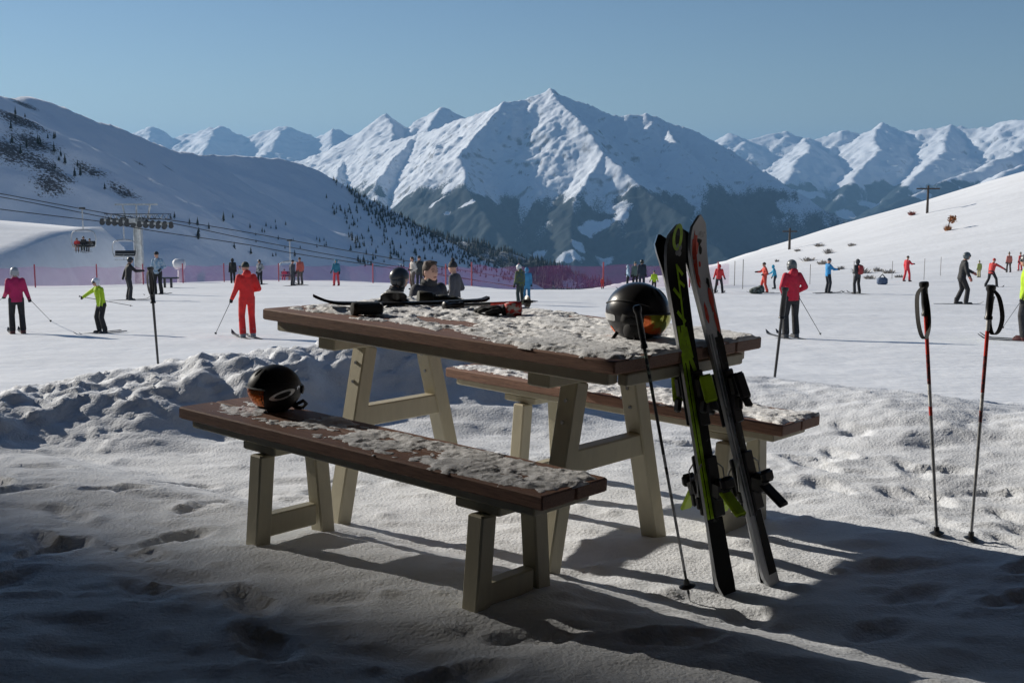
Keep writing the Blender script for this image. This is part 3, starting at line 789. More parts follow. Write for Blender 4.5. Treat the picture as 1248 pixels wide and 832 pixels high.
base1 = hit(884, 722); tip1 = at(813, 276, 4.285)
ax1 = (tip1 - base1); L1 = ax1.length; ax1n = ax1.normalized()
face1 = V((.50, -.86, 0)); face1 = (face1 - ax1n * face1.dot(ax1n)).normalized()
base2 = hit(938, 712); tip2 = at(837, 266, 4.40)
ax2 = (tip2 - base2); L2_ = ax2.length; ax2n = ax2.normalized()
face2 = V((.62, -.78, 0)); face2 = (face2 - ax2n * face2.dot(ax2n)).normalized()
# x in ski coords: basis x = axis x normal ; screen left is negative
g1 = []; gs = []
L = L1
zz = lambda row: (722 - row) / (722 - 276) * L
gl_ = ring(.002, zz(291), .028, .046, .015)
edge_ = -.040
g1 += [stroke(.000, zz(322), .004, zz(352), .006), stroke(.000, zz(324), .030, zz(336), .008), stroke(.004, zz(342), .032, zz(350), .008), stroke(.004, zz(352), -.002, zz(392), .006),
       stroke(-.030, zz(350), .000, zz(362), .009), stroke(-.028, zz(378), .008, zz(392), .009), stroke(-.002, zz(392), .002, zz(430), .006), stroke(.002, zz(398), .014, zz(436), .012),
       stroke(-.026, zz(404), .008, zz(414), .009), stroke(-.022, zz(404), -.024, zz(440), .010), stroke(-.010, zz(420), .022, zz(452), .013), stroke(-.030, zz(430), .006, zz(436), .010)]
for k in range(9):
    z0, z1 = zz(395 + k * 26), zz(395 + (k + 1) * 26 + 1)
    for xx, ww in ((-.035, .014), (-.014, .016)):
        gs.append([(xx - ww / 2, z0), (xx + ww / 2, z0), (xx + ww / 2, z1), (xx - ww / 2, z1)])
fl = []
for k in range(4):
    a = k * math.pi / 2 + .6
    fl += [[(.012 + .010 * math.cos(a) + .010 * math.cos(b), zz(306) + .014 * math.sin(a) + .011 * math.sin(b)) for b in [i * math.pi / 4 for i in range(8)]]]
top = [M['skiblack'], M['base'], M['steel']]
ski(base1, ax1n, face1, L1, top, 'black ski with lime lightning lettering leaning on the table end', side=1,
    prints=[('logo', M['limedirt'], gl_)] + [('letter', M['limedirt'], [x_]) for x_ in g1] + [('stripe', M['limedirt'], gs[0::2]), ('stripe', M['limedirt'], gs[1::2]), ('flower_print', M['grey'], fl)], bind=(M['lime'], zz(478), zz(592)), ws=.80)
ski(base1 + V((.012, .010, .0)) - face1 * .016, ax1n, -face1, L1 * .985, top, 'plain black ski behind the lime lettered one, its tip bent away', bind=(M['lime'], zz(476), zz(590)), ws=.80)
zz = lambda row: (712 - row) / (712 - 266) * L2_
g2 = []
for k in range(11):
    z0, z1 = zz(405 + k * 20), zz(405 + (k + 1) * 20 + 1)
    for xx, ww in ((-.037, .009), (-.018, .011)):
        g2.append([(xx - ww / 2, z0), (xx + ww / 2, z0), (xx + ww / 2, z1), (xx - ww / 2, z1)])
def blot(cx, r0_, rx, r1_, seed, n=14):
    rx *= 1.35; rr = random.Random(seed); za, zb = zz(r1_), zz(r0_); cz, rz = (za + zb) / 2, (zb - za) / 2
    return [(cx + rx * math.cos(2 * math.pi * i / n) * rr.uniform(.6, 1.15), cz + rz * math.sin(2 * math.pi * i / n) * rr.uniform(.75, 1.1)) for i in range(n)]
rd = [blot(-.032, 282, .011, 352, 1), blot(-.022, 286, .014, 312, 2), blot(-.030, 330, .010, 350, 3), blot(-.024, 366, .009, 392, 4), blot(.024, 350, .012, 384, 5), blot(.030, 376, .009, 410, 6), blot(-.004, 318, .006, 326, 7)]
bk_ = [blot(-.006, 292, .020, 302, 11), blot(.008, 300, .009, 312, 12), blot(.026, 338, .008, 352, 13), blot(.026, 402, .012, 424, 14), blot(.020, 418, .018, 445, 15)]
lo2 = [blot(.016, 432, .022, 560, 16), blot(.020, 540, .020, 660, 17), blot(.010, 610, .024, 706, 18), blot(-.022, 640, .012, 704, 19)]
M['skiwhite'] = mat('scuffed white ski sheet', (.80, .80, .82), .5, col2=(.20, .19, .20), vscale=13, mix=(.60, .70))
M['skired2'] = mat('scuffed red print', (.85, .09, .05), .45, col2=(.60, .45, .42), vscale=22, mix=(.60, .68))
M['skimix'] = M['skiblack']
lo2 = [[(-.010, zz(700)), (-.006, zz(410)), (.046, zz(410)), (.040, zz(500)), (.038, zz(640)), (.044, zz(700))]]
ski(base2, ax2n, face2, L2_, [M['skiwhite'], M['base'], M['steel']], 'scuffed red and white ski leaning on the table end',
    prints=[('red_print', M['skired2'], [x_]) for x_ in rd] + [('black_print', M['skiblack'], [x_]) for x_ in bk_ + lo2] + [('stripe', M['grey'], g2[0::2]), ('stripe', M['grey'], g2[1::2])], bind=(M['black'], zz(476), zz(585)), ws=.80)
ski(base2 + V((.012, .010, 0)) - face2 * .016, ax2n, -face2, L2_ * .99, top, 'black ski pressed behind the red and white one', bind=(M['lime'], zz(478), zz(592)), ws=.80)

# ------------------------------------------------------------------ ski poles
def ski_pole(bottom, top_, label, bands, grip_len=.11, r=.0075, strap='loop', stside=(1, 0, 0), basket=True, group=None, sink=0.0, taper=.75):
    ax = (V(top_) - V(bottom)); L = ax.length
    R = basis(ax, stside); o = empty('ski_pole', bottom, label, 'ski pole', group, rot=R)
    z0 = .03; z1 = L - grip_len
    prev = z0
    for zb, m in bands:                                  # (fraction up to which the band runs, material)
        zt = z0 + (z1 - z0) * zb
        mb = MB(); ra = r * (taper + (1 - taper) * prev / L); rb_ = r * (taper + (1 - taper) * zt / L)
        mb.tube([(0, 0, prev), (0, 0, zt)], [ra, rb_], 10); mb.build('shaft', m, o, auto=40); prev = zt
    mb = MB(); gz = L - grip_len
    mb.tube([(0, 0, gz), (0, 0, gz + .012), (0, 0, gz + .016), (0, 0, gz + .05), (0, 0, L - .03), (0, 0, L - .018), (0, 0, L - .004), (0, 0, L)], [r * 1.9, r * 1.9, r * 1.5, r * 1.75, r * 1.6, r * 2.3, r * 2.3, r * 1.6], 12)
    mb.build('grip', M['black'], o, auto=50)
    if strap:
        mb = MB(); q = .085 if strap == 'loop' else .05; dr = .18 if strap == 'loop' else .15
        pts = [(r, 0, L - .02), (q * .7, 0, L - .05), (q, .01, L - .05 - dr * .5), (q * .8, .012, L - .05 - dr * .88), (q * .35, .010, L - .05 - dr), (0.0, .012, L - .04 - dr * .8), (-.002, .012, L - .04 - dr * .4), (r * .8, .008, L - .035)]
        cur = []
        for i in range(len(pts) - 1):
            for k in range(4):
                p0, p1, p2, p3 = (V(pts[max(0, min(len(pts) - 1, i + j))]) for j in (-1, 0, 1, 2)); t = k / 4
                cur.append(.5 * ((2 * p1) + (p2 - p0) * t + (2 * p0 - 5 * p1 + 4 * p2 - p3) * t * t + (3 * p1 - p0 - 3 * p2 + p3) * t ** 3))
        P = []; F = []
        for c in cur: P += [c + V((-.004, -.011, 0)), c + V((.004, .011, 0)), c + V((.0065, .011, 0)), c + V((-.0015, -.011, 0))]
        for i in range(len(cur) - 1):
            for k in range(4): F.append((i * 4 + k, i * 4 + (k + 1) % 4, i * 4 + 4 + (k + 1) % 4, i * 4 + 4 + k))
        mb.add(P, F); mb.build('strap', M['fabricblack'], o, smooth=False)
    if basket:
        mb = MB(); mb.tube([(0, 0, .055), (0, 0, .060), (0, 0, .068), (0, 0, .085)], [.024, .030, .012, r * 1.3], 14); mb.build('basket', M['black'], o, auto=40)
    mb = MB(); mb.tube([(0, 0, 0), (0, 0, .032)], [.002, r * .8], 8); mb.build('tip', M['steel'], o)
    return o
M['alu'] = mat('scratched grey shaft', (.34, .345, .35), .4, .55, var=.2, vscale=40)
M['shaftred'] = mat('red shaft lacquer', (.58, .045, .03), .35)
M['shaftwhite'] = mat('white shaft lacquer', (.66, .66, .65), .35, col2=(.36, .35, .35), vscale=45, mix=(.52, .6))
M['shaftdark'] = mat('dark shaft print', (.05, .03, .035), .4, col2=(.35, .05, .04), vscale=60)
M['shaftgreen'] = mat('mottled green black shaft', (.035, .04, .038), .45, col2=(.25, .33, .25), vscale=40, mix=(.5, .6))
M['shaftblack'] = mat('dark grey shaft', (.045, .047, .05), .45, var=.2)
def planted(px0, r0, px1, r1, y=None, sink=.05):
    b = hit(px0, r0) if y is None else at(px0, r0, y)
    t = at(px1, r1, b.y + .03); d = (t - b).normalized()
    return b - d * sink, t
b, t = planted(1142, 652, 1126, 343)
ski_pole(b, t, 'red and white ski pole with a wide strap loop, standing in the snow', [(.06, M['shaftblack']), (.56, M['alu']), (.60, M['shaftred']), (.70, M['shaftwhite']), (.83, M['shaftdark']), (1, M['shaftred'])], strap='loop', stside=(-.72, -.7, 0), grip_len=.14, r=.0085)
b, t = planted(1183, 658, 1208, 347)
ski_pole(b, t, 'red and white ski pole with its strap hanging on the right, standing in the snow', [(.06, M['shaftblack']), (.55, M['alu']), (.60, M['shaftdark']), (.68, M['shaftwhite']), (.84, M['shaftdark']), (.95, M['shaftred']), (1, M['shaftwhite'])], strap='hang', stside=(.72, -.7, 0), grip_len=.14, r=.0085)
b = hit(841, 733); t = at(776, 372, 4.0)
ski_pole(b, t, 'mottled green ski pole leaning on the table corner beside the helmet', [(.10, M['shaftblack']), (.50, M['alu']), (.53, M['shaftblack']), (.58, M['white']), (.80, M['shaftblack']), (1, M['shaftgreen'])], strap=None, stside=(-1, 0, 0), grip_len=.15, r=.0062)
b, t = planted(193, 447, 183, 325, 8.5, .12)
ski_pole(b, t, 'dark ski pole with a thick black grip planted behind the snow bank', [(1, M['shaftblack'])], strap='hang', stside=(-.4, -.9, 0), grip_len=.26, r=.0105, basket=False)
b, t = planted(942, 478, 957, 350, 8.3, .06)
ski_pole(b, t, 'dark ski pole planted in the low snow ridge behind the bench', [(.12, M['shaftblack']), (.16, M['white']), (1, M['shaftblack'])], strap=None, stside=(-.4, -.9, 0), grip_len=.22, r=.0115, basket=False)

# ------------------------------------------------------------------ helmets
def helmet(loc, fwd, up, size, label, shellmat, lensmat, kind):
    """local x forward, y left, z up"""
    z = V(up).normalized(); x = V(fwd); x = (x - z * x.dot(z)).normalized(); y = z.cross(x)
    R = Matrix((x, y, z)).transposed()
    o = empty('ski_helmet', loc, label, 'helmet', rot=R); s = size
    rx, ry, rz = .148 * s, .120 * s, .135 * s; cz = .115 * s
    def shell(a, ph, k=1.0):
        r_ = 1 + .05 * math.cos(a) * 0
        x_ = rx * math.cos(ph) * math.cos(a) * k; y_ = ry * math.cos(ph) * math.sin(a) * k; z_ = rz * math.sin(ph) * k
        if z_ < 0: f = 1 - .10 * (z_ / rz) ** 2; x_ *= f; y_ *= f
        if math.cos(a) < 0 and z_ < 0: x_ *= 1 + .06 * (z_ / rz)
        return V((x_, y_, cz + z_))
    def low(a):
        c = math.cos(a)
        # opening over the face: high in front, low at ears and back
        f = sstep(.52, .78, c)
        side = -1.02 + .12 * max(0, -c)
        return float((1 - f) * side + f * (.05))
    n, mrow = 72, 22; P = []; F = []
    for lay, k in ((0, 1.0), (1, .93)):
        for j in range(mrow + 1):
            for i in range(n):
                a = 2 * math.pi * i / n; lo = low(a); ph = math.asin(max(-1, min(1, 0))) 
                zl = max(-.90, lo); p0 = math.asin(zl * .985 if zl < 0 else zl)
                ph = p0 + (math.pi / 2 - p0) * (1 - (1 - j / mrow) ** 1.0)
                P.append(shell(a, ph, k))
    off = (mrow + 1) * n
    for j in range(mrow):
        for i in range(n):
            q = (j * n + i, j * n + (i + 1) % n, (j + 1) * n + (i + 1) % n, (j + 1) * n + i)
            F.append(q); F.append(tuple(reversed([off + t_ for t_ in q])))
    for i in range(n): F.append((i, off + i, off + (i + 1) % n, (i + 1) % n))
    mb = MB(); mb.add(P, F); sh = mb.build('shell', shellmat, o, auto=50)
    # liner closing the underside
    mb = MB(); mb.ell((-.004 * s, 0, cz - .012 * s), (rx * .90, ry * .90, rz * .80), nu=24, nv=14); mb.build('liner', M['darkin'], o, smooth=True)
    # ridge line running round the shell
    mb = MB(); pts = [shell(math.radians(a), math.radians(10 + 14 * math.sin(math.radians(a * 1.0)) ** 2 * (1 if a else 1)), 1.012) for a in range(48, 313, 8)]
    mb.tube(pts, .0032 * s, 6); mb.build('trim', M['black'], sh, auto=60)
    for sy in (-1, 1):                                    # vents
        for k in range(2):
            mb = MB(); a0 = math.radians(sy * (14 + 20 * k)); pts = [shell(a0, math.radians(34 + 6 * t_), 1.004) for t_ in range(5)]
            mb.tube(pts, [.002 * s, .0055 * s, .006 * s, .0055 * s, .002 * s], 6, flat=(.5, 1.2)); mb.build('vent', M['darkin'], sh, auto=60)
    if kind == 'visor':
        mb = MB(); P = []; F = []; m1, m2 = 22, 8                   # lens
        for j in range(m2 + 1):
            for i in range(m1 + 1):
                a = math.radians(-56 + 112 * i / m1); ph = math.radians(4 - 48 * j / m2)
                P.append(shell(a, ph, 1.0 - .05 * (j / m2) ** 2))
        for j in range(m2):
            for i in range(m1): q = j * (m1 + 1) + i; F.append((q, q + 1, q + m1 + 2, q + m1 + 1))
        mb.add(P, F); mb.build('visor_lens', lensmat, o, smooth=True)
        mb = MB(); pts = [shell(math.radians(a), math.radians(6), 1.05) for a in range(-62, 63, 6)]
        mb.tube(pts, .0062 * s, 8, flat=(.7, 1.6)); mb.build('brim', M['steel'] if False else M['grey'], o, auto=60)
        mb = MB(); pts = [shell(math.radians(a), math.radians(-46), .97) for a in range(-58, 59, 6)]
        mb.tube(pts, .005 * s, 8); mb.build('visor_rim', M['black'], o, auto=60)
        # oval ring emblem and a small mark behind it, on both sides
        for sy in (1, -1):
            lg = MB(); 
            def on(u, w, k=1.006):                         # u along the side (front to back), w up, in units of the emblem
                a = math.radians(sy * (96 + u * 26)); ph = math.radians(-4 + w * 13 + u * 9)
                return shell(a, ph, k)
            N = 40; P = []; F = []
            for i in range(N):
                t_ = 2 * math.pi * i / N; c, sn = math.cos(t_), math.sin(t_)
                kx = 1 + .12 * (abs(c) ** 6)
                P += [on(c * kx * 1.0, sn * .80), on(c * .70, sn * .45)]
            for i in range(N): a_, b_ = 2 * i, 2 * ((i + 1) % N); F.append((a_, b_, b_ + 1, a_ + 1))
            lg.add(P, F); lg.build('emblem', M['silver'], sh)
            lg = MB(); P = [on(1.42, -.22), on(1.42, .30), on(1.52, .32), on(1.52, -.2)]; lg.add(P, [(0, 1, 2, 3)])
            P = [on(1.62, -.18), on(1.62, .34), on(1.84, .38), on(1.84, -.12)]; lg.add(P, [(0, 1, 2, 3)]); lg.build('small_mark', M['silver'], sh)
        mb = MB(); pts = [V((-.10 * s, .05 * s, .035 * s)), V((-.150 * s, .045 * s, .060 * s)), V((-.172 * s, .03 * s, .040 * s)), V((-.165 * s, .0, .015 * s)), V((-.13 * s, -.03 * s, .010 * s)), V((-.09 * s, -.05 * s, .03 * s))]
        mb.tube(pts, .010 * s, 8); mb.build('chin_strap', M['fabricblack'], o, smooth=True)
        mb = MB(); pts = [shell(math.radians(a), math.radians(2), 1.03) for a in range(150, 211, 10)]
        mb.tube(pts, [.010 * s] + [.016 * s] * 5 + [.010 * s], 8, flat=(1.6, .6)); mb.build('goggle_clip', M['black'], o, smooth=True)
    else:
        mb = MB(); P = []; F = []; m1, m2 = 24, 8                   # goggle lens
        for j in range(m2 + 1):
            for i in range(m1 + 1):
                a = math.radians(-60 + 120 * i / m1); w_ = abs(i / m1 - .5) * 2
                ph = math.radians((6 - 44 * j / m2) * (1 - .25 * w_ ** 4) - 3 * w_ ** 4)
                P.append(shell(a, ph, 1.03 - .03 * (j / m2)))
        for j in range(m2):
            for i in range(m1): q = j * (m1 + 1) + i; F.append((q, q + 1, q + m1 + 2, q + m1 + 1))
        mb.add(P, F); gl = mb.build('goggle_lens', lensmat, o, smooth=True)
        mb = MB(); rim = [P[i] for i in range(m1 + 1)] + [P[j * (m1 + 1) + m1] for j in range(1, m2 + 1)] + [P[m2 * (m1 + 1) + i] for i in range(m1 - 1, -1, -1)] + [P[j * (m1 + 1)] for j in range(m2 - 1, 0, -1)]
        mb.tube(rim + [rim[0]], .0055 * s, 7, cap=False); mb.build('goggle_frame', M['black'], o, smooth=True)
        for sy in (-1, 1):
            mb = MB(); pts = [shell(math.radians(sy * a), math.radians(-14 + (a - 58) * .13), 1.022) for a in range(58, 99, 8)]
            mb.tube(pts, .012 * s, 6, flat=(1.5, .3)); mb.build('goggle_strap', M['fabricblack'], o, smooth=True)
        mb = MB(); P = []; nseg = 10                                  # white badge and an orange dot on the near side
        for sy in (-1,):
            for i in range(nseg + 1):
                a = math.radians(sy * (112 + 38 * i / nseg)); e = .75 if i in (0, nseg) else 1
                P += [shell(a, math.radians(-11 + 6 * e), 1.03), shell(a, math.radians(-11 - 6 * e), 1.03)]
            mb.add(P, [(2 * i, 2 * i + 2, 2 * i + 3, 2 * i + 1) for i in range(nseg)])
        mb.build('badge', M['white'], sh, smooth=True)
        mb = MB(); a0 = -138; P = [shell(math.radians(a0 + 7 * math.cos(t_ * .5236)), math.radians(-36 + 7 * math.sin(t_ * .5236)), 1.012) for t_ in range(12)]
        mb.add(P, [tuple(range(12))]); mb.build('orange_dot', M['orange'], sh)
        mb = MB(); pts = [V((-.035 * s, -.112 * s, .03 * s)), V((-.055 * s, -.135 * s, -.02 * s)), V((-.03 * s, -.150 * s, -.048 * s)), V((.02 * s, -.145 * s, -.060 * s)), V((.05 * s, -.125 * s, -.035 * s)), V((.05 * s, -.110 * s, .03 * s))]
        mb.tube(pts, .0085 * s, 8, flat=(1, .45)); mb.build('chin_strap', M['fabricblack'], o, smooth=True)
        mb = MB(); mb.box((.045 * s, -.128 * s, -.02 * s), (.028 * s, .012 * s, .045 * s), bev=.004); mb.build('buckle', M['black'], o)
        mb = MB(); mb.ell((.03 * s, -.100 * s, .045 * s), (.045 * s, .022 * s, .045 * s)); mb.build('ear_pad', M['fabricblack'], o, smooth=True)
    return o
hp = on_table(774, 414)
helmet(hp + TUP * .004, V((.82, -.50, 0)), TUP + V((.06, .02, 0)), .85, 'black helmet with mirrored goggles on the snowy table', M['gloss'], M['lens2'], 'goggles')
hp = on_table(333, 500, BH)
helmet(hp + TUP * .002, V((-.86, -.42, 0)), TUP + V((.05, 0, 0)), .73, 'matt black helmet with an orange visor on the bench end', M['matt'], M['lens'], 'visor')

# ------------------------------------------------------------------ gear lying on the table
TX = TR @ V((1, 0, 0)); TY = TR @ V((0, 1, 0))
a = on_table(392, 378); b = on_table(560, 374)
d = (b - a)
ski(b + TUP * .022 + d * .22, -d.normalized(), TUP, (d.length * 1.28), [M['base'], M['base'], M['base']], 'dark narrow ski lying on the table, tip turned up', ws=.5)
def glove(loc, fwd, size, label, m, cuffm, curl=.6):
    x = V(fwd).normalized(); R = Matrix((x, TUP.cross(x), TUP)).transposed()
    o = empty('glove', loc, label, 'glove', rot=R); s = size
    mb = MB(); mb.ell((.02 * s, 0, .035 * s), (.06 * s, .048 * s, .03 * s))
    for k, (yy, ln) in enumerate(((-.036, .065), (-.012, .080), (.013, .076), (.036, .060))):
        mb.tube([(.05 * s, yy * s, .036 * s), (.05 * s + ln * s * .6, yy * 1.12 * s, .040 * s), (.05 * s + ln * s, yy * 1.15 * s, (.040 - .02 * curl) * s)], [.016 * s, .0155 * s, .011 * s], 8)
        mb.ell((.05 * s + ln * s, yy * 1.15 * s, (.040 - .02 * curl) * s), .0125 * s)
    mb.tube([(-.01 * s, .04 * s, .035 * s), (.035 * s, .075 * s, .035 * s), (.07 * s, .085 * s, .026 * s)], [.019 * s, .017 * s, .012 * s], 8); mb.ell((.07 * s, .085 * s, .026 * s), .013 * s)
    mb.tube([(-.03 * s, 0, .036 * s), (-.06 * s, 0, .036 * s)], [.036 * s, .034 * s], 12)
    remesh_later(mb, 'hand_piece', m, o, .004)
    mb = MB(); mb.tube([(-.045 * s, 0, .038 * s), (-.06 * s, 0, .040 * s), (-.14 * s, 0, .044 * s), (-.142 * s, 0, .044 * s)], [.034 * s, .041 * s, .046 * s, .036 * s], 16); mb.build('cuff', cuffm, o, smooth=True)
    return o
# thick black rolled gaiter next to the blade
def roll(loc, fwd, L, r, label):
    x = V(fwd).normalized(); R = Matrix((x, TUP.cross(x), TUP)).transposed(); o = empty('sleeve', loc, label, 'sleeve', rot=R)
    mb = MB(); mb.tube([(-L / 2, 0, r), (-L / 2 + .004, 0, r), (-L / 2 + .02, 0, r), (-L / 2 + .03, 0, r), (L / 2 - .006, 0, r), (L / 2, 0, r)], [r * .8, r * 1.08, r * 1.08, r * .9, r * .98, r * .8], 20); mb.build('sleeve_body', M['fabricblack'], o, smooth=True)
    mb = MB(); mb.tube([(L / 2 + .001, 0, r), (L / 2 + .006, 0, r)], [r * .95, r * .95], 20); mb.build('hem', M['grey'], o, auto=40)
    return o
roll(on_table(446, 384), d, .125, .026, 'black padded sleeve lying on the table beside the dark ski')
def goggles(loc, fwd, label, s=1.0):
    x = V(fwd).normalized(); R = Matrix((x, TUP.cross(x), TUP)).transposed(); o = empty('ski_goggles', loc, label, 'goggles', rot=R)
    P = []; F = []; mb = MB(); n, m_ = 16, 6
    for j in range(m_ + 1):
        for i in range(n + 1):
            a_ = -1 + 2 * i / n; h_ = (1 - a_ ** 4 * .5) * .048 * s
            P.append((.03 * s - .045 * s * a_ * a_, a_ * .085 * s, .052 * s + h_ * (1 - 2 * j / m_) - (.018 * s * math.exp(-(a_ / .18) ** 2) * -1 if j == m_ else 0)))
    for j in range(m_):
        for i in range(n): q = j * (n + 1) + i; F.append((q, q + n + 1, q + n + 2, q + 1))
    mb.add(P, F); ln = mb.build('lens', M['gloss'], o, smooth=True)
    rim = [P[i] for i in range(n + 1)] + [P[j * (n + 1) + n] for j in range(1, m_ + 1)] + [P[m_ * (n + 1) + i] for i in range(n - 1, -1, -1)] + [P[j * (n + 1)] for j in range(m_ - 1, 0, -1)]
    mb = MB(); mb.tube([V(p) + V((-.008, 0, 0)) for p in rim + [rim[0]]], .010 * s, 8, cap=False); mb.build('frame', M['black'], o, smooth=True)
    mb = MB(); mb.tube([V(P[i]) + V((-.004, 0, .008 * s)) for i in range(2, n - 1)], .006 * s, 8); mb.build('top_vent', M['white'], o, smooth=True)
    mb = MB(); pts = [(-.02 * s, .085 * s, .05 * s), (-.05 * s, .11 * s, .035 * s), (-.09 * s, .09 * s, .022 * s), (-.11 * s, .0, .02 * s), (-.08 * s, -.10 * s, .02 * s), (-.03 * s, -.11 * s, .03 * s), (-.018 * s, -.085 * s, .05 * s)]
    mb.tube(pts, .014 * s, 8, flat=(.35, 1.3)); mb.build('strap', M['fabricblack'], o, smooth=True)
    return o
goggles(on_table(480, 374), V((.2, -.98, 0)), 'black ski goggles with a pale top edge lying on the table', .62)
M['olive'] = mat('dark olive leather', (.035, .037, .026), .7, var=.3, bump=.002, bscale=60)
glove(on_table(536, 371), V((.95, .3, 0)), .72, 'dark olive glove lying near the back of the table', M['olive'], M['olive'])
M['glovered'] = mat('red and white glove cloth', (.55, .04, .03), .7, col2=(.6, .58, .56), vscale=34, mix=(.5, .55))
glove(on_table(606, 385), V((-.97, -.1, 0)), .72, 'black glove with a red and white cuff on the table', M['fabricblack'], M['glovered'])
pa = on_table(655, 374) + TUP * .026; pb = on_table(540, 379) + TUP * .022
ski_pole(pa, pb, 'ski pole with a red section lying on the table', [(.30, M['shaftgreen']), (.62, M['red']), (1, M['shaftblack'])], strap=None, stside=TUP, grip_len=.10, r=.008)

# ------------------------------------------------------------------ people
ARM = dict(down=((.05, -.03, -.28), (.07, .05, -.53)), pole=((.06, -.06, -.27), (.09, .17, -.40)), out=((.25, .03, -.13), (.46, .10, -.27)), fwd=((.06, .18, -.20), (.02, .43, -.20)),
           low=((.08, .0, -.27), (.16, .08, -.49)), bent=((.10, -.08, -.27), (-.04, .14, -.33)), reach=((.10, .14, -.24), (.10, .36, -.36)), back=((.08, -.14, -.25), (.12, -.22, -.48)), hip=((.13, -.07, -.25), (.0, .10, -.38)))
def person(label, pos, height, yaw, jacket, pants, head='helmet', headcol=(.02, .02, .022), arms=('down', 'down'), lean=0.0, knee=.15, stance=.11, step=0.0, skis=True, long=0.0, near=False,
           skiyaw=0, pat=None, group=None, face=False, seat=False, glovecol=(.012, .012, .013), bootcol=(.03, .03, .032), pack=None, name='person', hood=False, skicol=None, gog=True, cat='person'):
    s = height / ((1.775 if head == 'helmet' else 1.745) - .1 * knee - .0012 * abs(lean)); yaw = math.radians(yaw)
    o = empty(name, pos, label, cat, group, rot=Matrix.Rotation(yaw, 3, 'Z') * 1.0)
    vox = (.013 if near else .022) * max(.8, s)
    q = lambda x, y, z: V((x, y, z)) * s
    drop = .10 * knee; hz = .93 - drop
    hipc = V((0, -.12 * knee, hz)); L, R_ = {}, {}
    J = {}
    for sd, sx in (('l', -1), ('r', 1)):
        fy = step * (1 if sd == 'r' else -1)
        if seat:
            J[sd + 'hip'] = V((sx * .10, 0, .62)); J[sd + 'knee'] = V((sx * .12, .44, .62)); J[sd + 'ank'] = V((sx * .12, .50, .20))
        else:
            J[sd + 'hip'] = hipc + V((sx * .095, 0, 0)); J[sd + 'ank'] = V((sx * stance, -.02 + fy, .11))
            J[sd + 'knee'] = (J[sd + 'hip'] + J[sd + 'ank']) / 2 + V((sx * .01, .02 + .26 * knee, 0))
    if seat: hipc = V((0, 0, .62))
    tl_ = math.radians(lean); up = V((0, math.sin(tl_), math.cos(tl_)))
    chest = hipc + up * .40; shc = hipc + up * .50; neck = hipc + up * .57; hd = hipc + up * .57 + V((0, .05 + .1 * math.sin(tl_), .125))
    for sd, sx, ar in (('l', -1, arms[0]), ('r', 1, arms[1])):
        e, h = ARM[ar] if isinstance(ar, str) else ar
        sh_ = shc + V((sx * .168, 0, -.02)); J[sd + 'sh'] = sh_
        J[sd + 'el'] = sh_ + V((sx * e[0], e[1] + .2 * math.sin(tl_), e[2])); J[sd + 'ha'] = sh_ + V((sx * h[0], h[1] + .3 * math.sin(tl_), h[2]))
    for k in J: J[k] = J[k] * s
    hipc, chest, shc, neck, hd = (v * s for v in (hipc, chest, shc, neck, hd))
    def limb(mb, a, b, ra, rb):
        mb.tube([a, b], [ra * s, rb * s], 10); mb.ell(a, ra * s, nu=10, nv=8); mb.ell(b, rb * s, nu=10, nv=8)
    def torso(mb, k, hem):
        ctr = lambda t: hipc + (shc - hipc) * t
        secs = [(ctr(-hem), .175 * k * s, .125 * k * s), (ctr(0), .175 * k * s, .130 * k * s), (ctr(.35), .165 * k * s, .120 * k * s), (ctr(.7), .190 * k * s, .130 * k * s), (ctr(.92), .190 * k * s, .115 * k * s), (ctr(1.04), .125 * k * s, .09 * k * s), (ctr(1.14), .07 * k * s, .07 * k * s)]
        mb.loft(secs)
    # the body, one continuous surface
    mb = MB(); torso(mb, .84, .10)
    mb.tube([shc, neck, hd], [.065 * s, .058 * s, .05 * s], 10)
    mb.ell(hd, (.074 * s, .094 * s, .118 * s)); mb.ell(hd + q(0, .03, -.06), (.052 * s, .06 * s, .055 * s)); mb.ell(hd + q(0, .095, -.018), (.014 * s, .02 * s, .026 * s), nu=8, nv=6)
    for sx in (-1, 1): mb.ell(hd + q(sx * .075, -.008, -.015), (.014 * s, .022 * s, .034 * s), nu=8, nv=6)
    for sd, sx in (('l', -1), ('r', 1)):
        limb(mb, J[sd + 'sh'], J[sd + 'el'], .052, .042); limb(mb, J[sd + 'el'], J[sd + 'ha'], .042, .030)
        limb(mb, J[sd + 'hip'], J[sd + 'knee'], .080, .056); limb(mb, J[sd + 'knee'], J[sd + 'ank'], .055, .040)
        ft = V((0, .10, -.05)); mb.ell(J[sd + 'ank'] + q(0, .06, -.06), (.04 * s, .12 * s, .035 * s))
        fd = (J[sd + 'ha'] - J[sd + 'el']).normalized(); mb.ell(J[sd + 'ha'] + fd * .04 * s, .038 * s, nu=8, nv=6)
    remesh_later(mb, 'body', M['skin'], o, vox if not near else .011 * s)
    jm = cloth(jacket, pat)
    mb = MB(); torso(mb, 1.04, .14 + long); mb.tube([shc, neck + q(0, 0, .01)], [.10 * s, .078 * s], 12)
    if hood: mb.ell(neck + q(0, -.07, .0), (.10 * s, .07 * s, .09 * s))
    for sd in 'lr':
        limb(mb, J[sd + 'sh'], J[sd + 'el'], .080, .064); limb(mb, J[sd + 'el'], J[sd + 'ha'] - (J[sd + 'ha'] - J[sd + 'el']) * .06, .064, .050)
    remesh_later(mb, 'jacket', jm, o, vox)
    pm = cloth(pants)
    mb = MB(); mb.loft([(hipc + q(0, 0, -.14), .15 * s, .11 * s), (hipc, .172 * s, .128 * s), (hipc + q(0, 0, .10), .160 * s, .115 * s)])
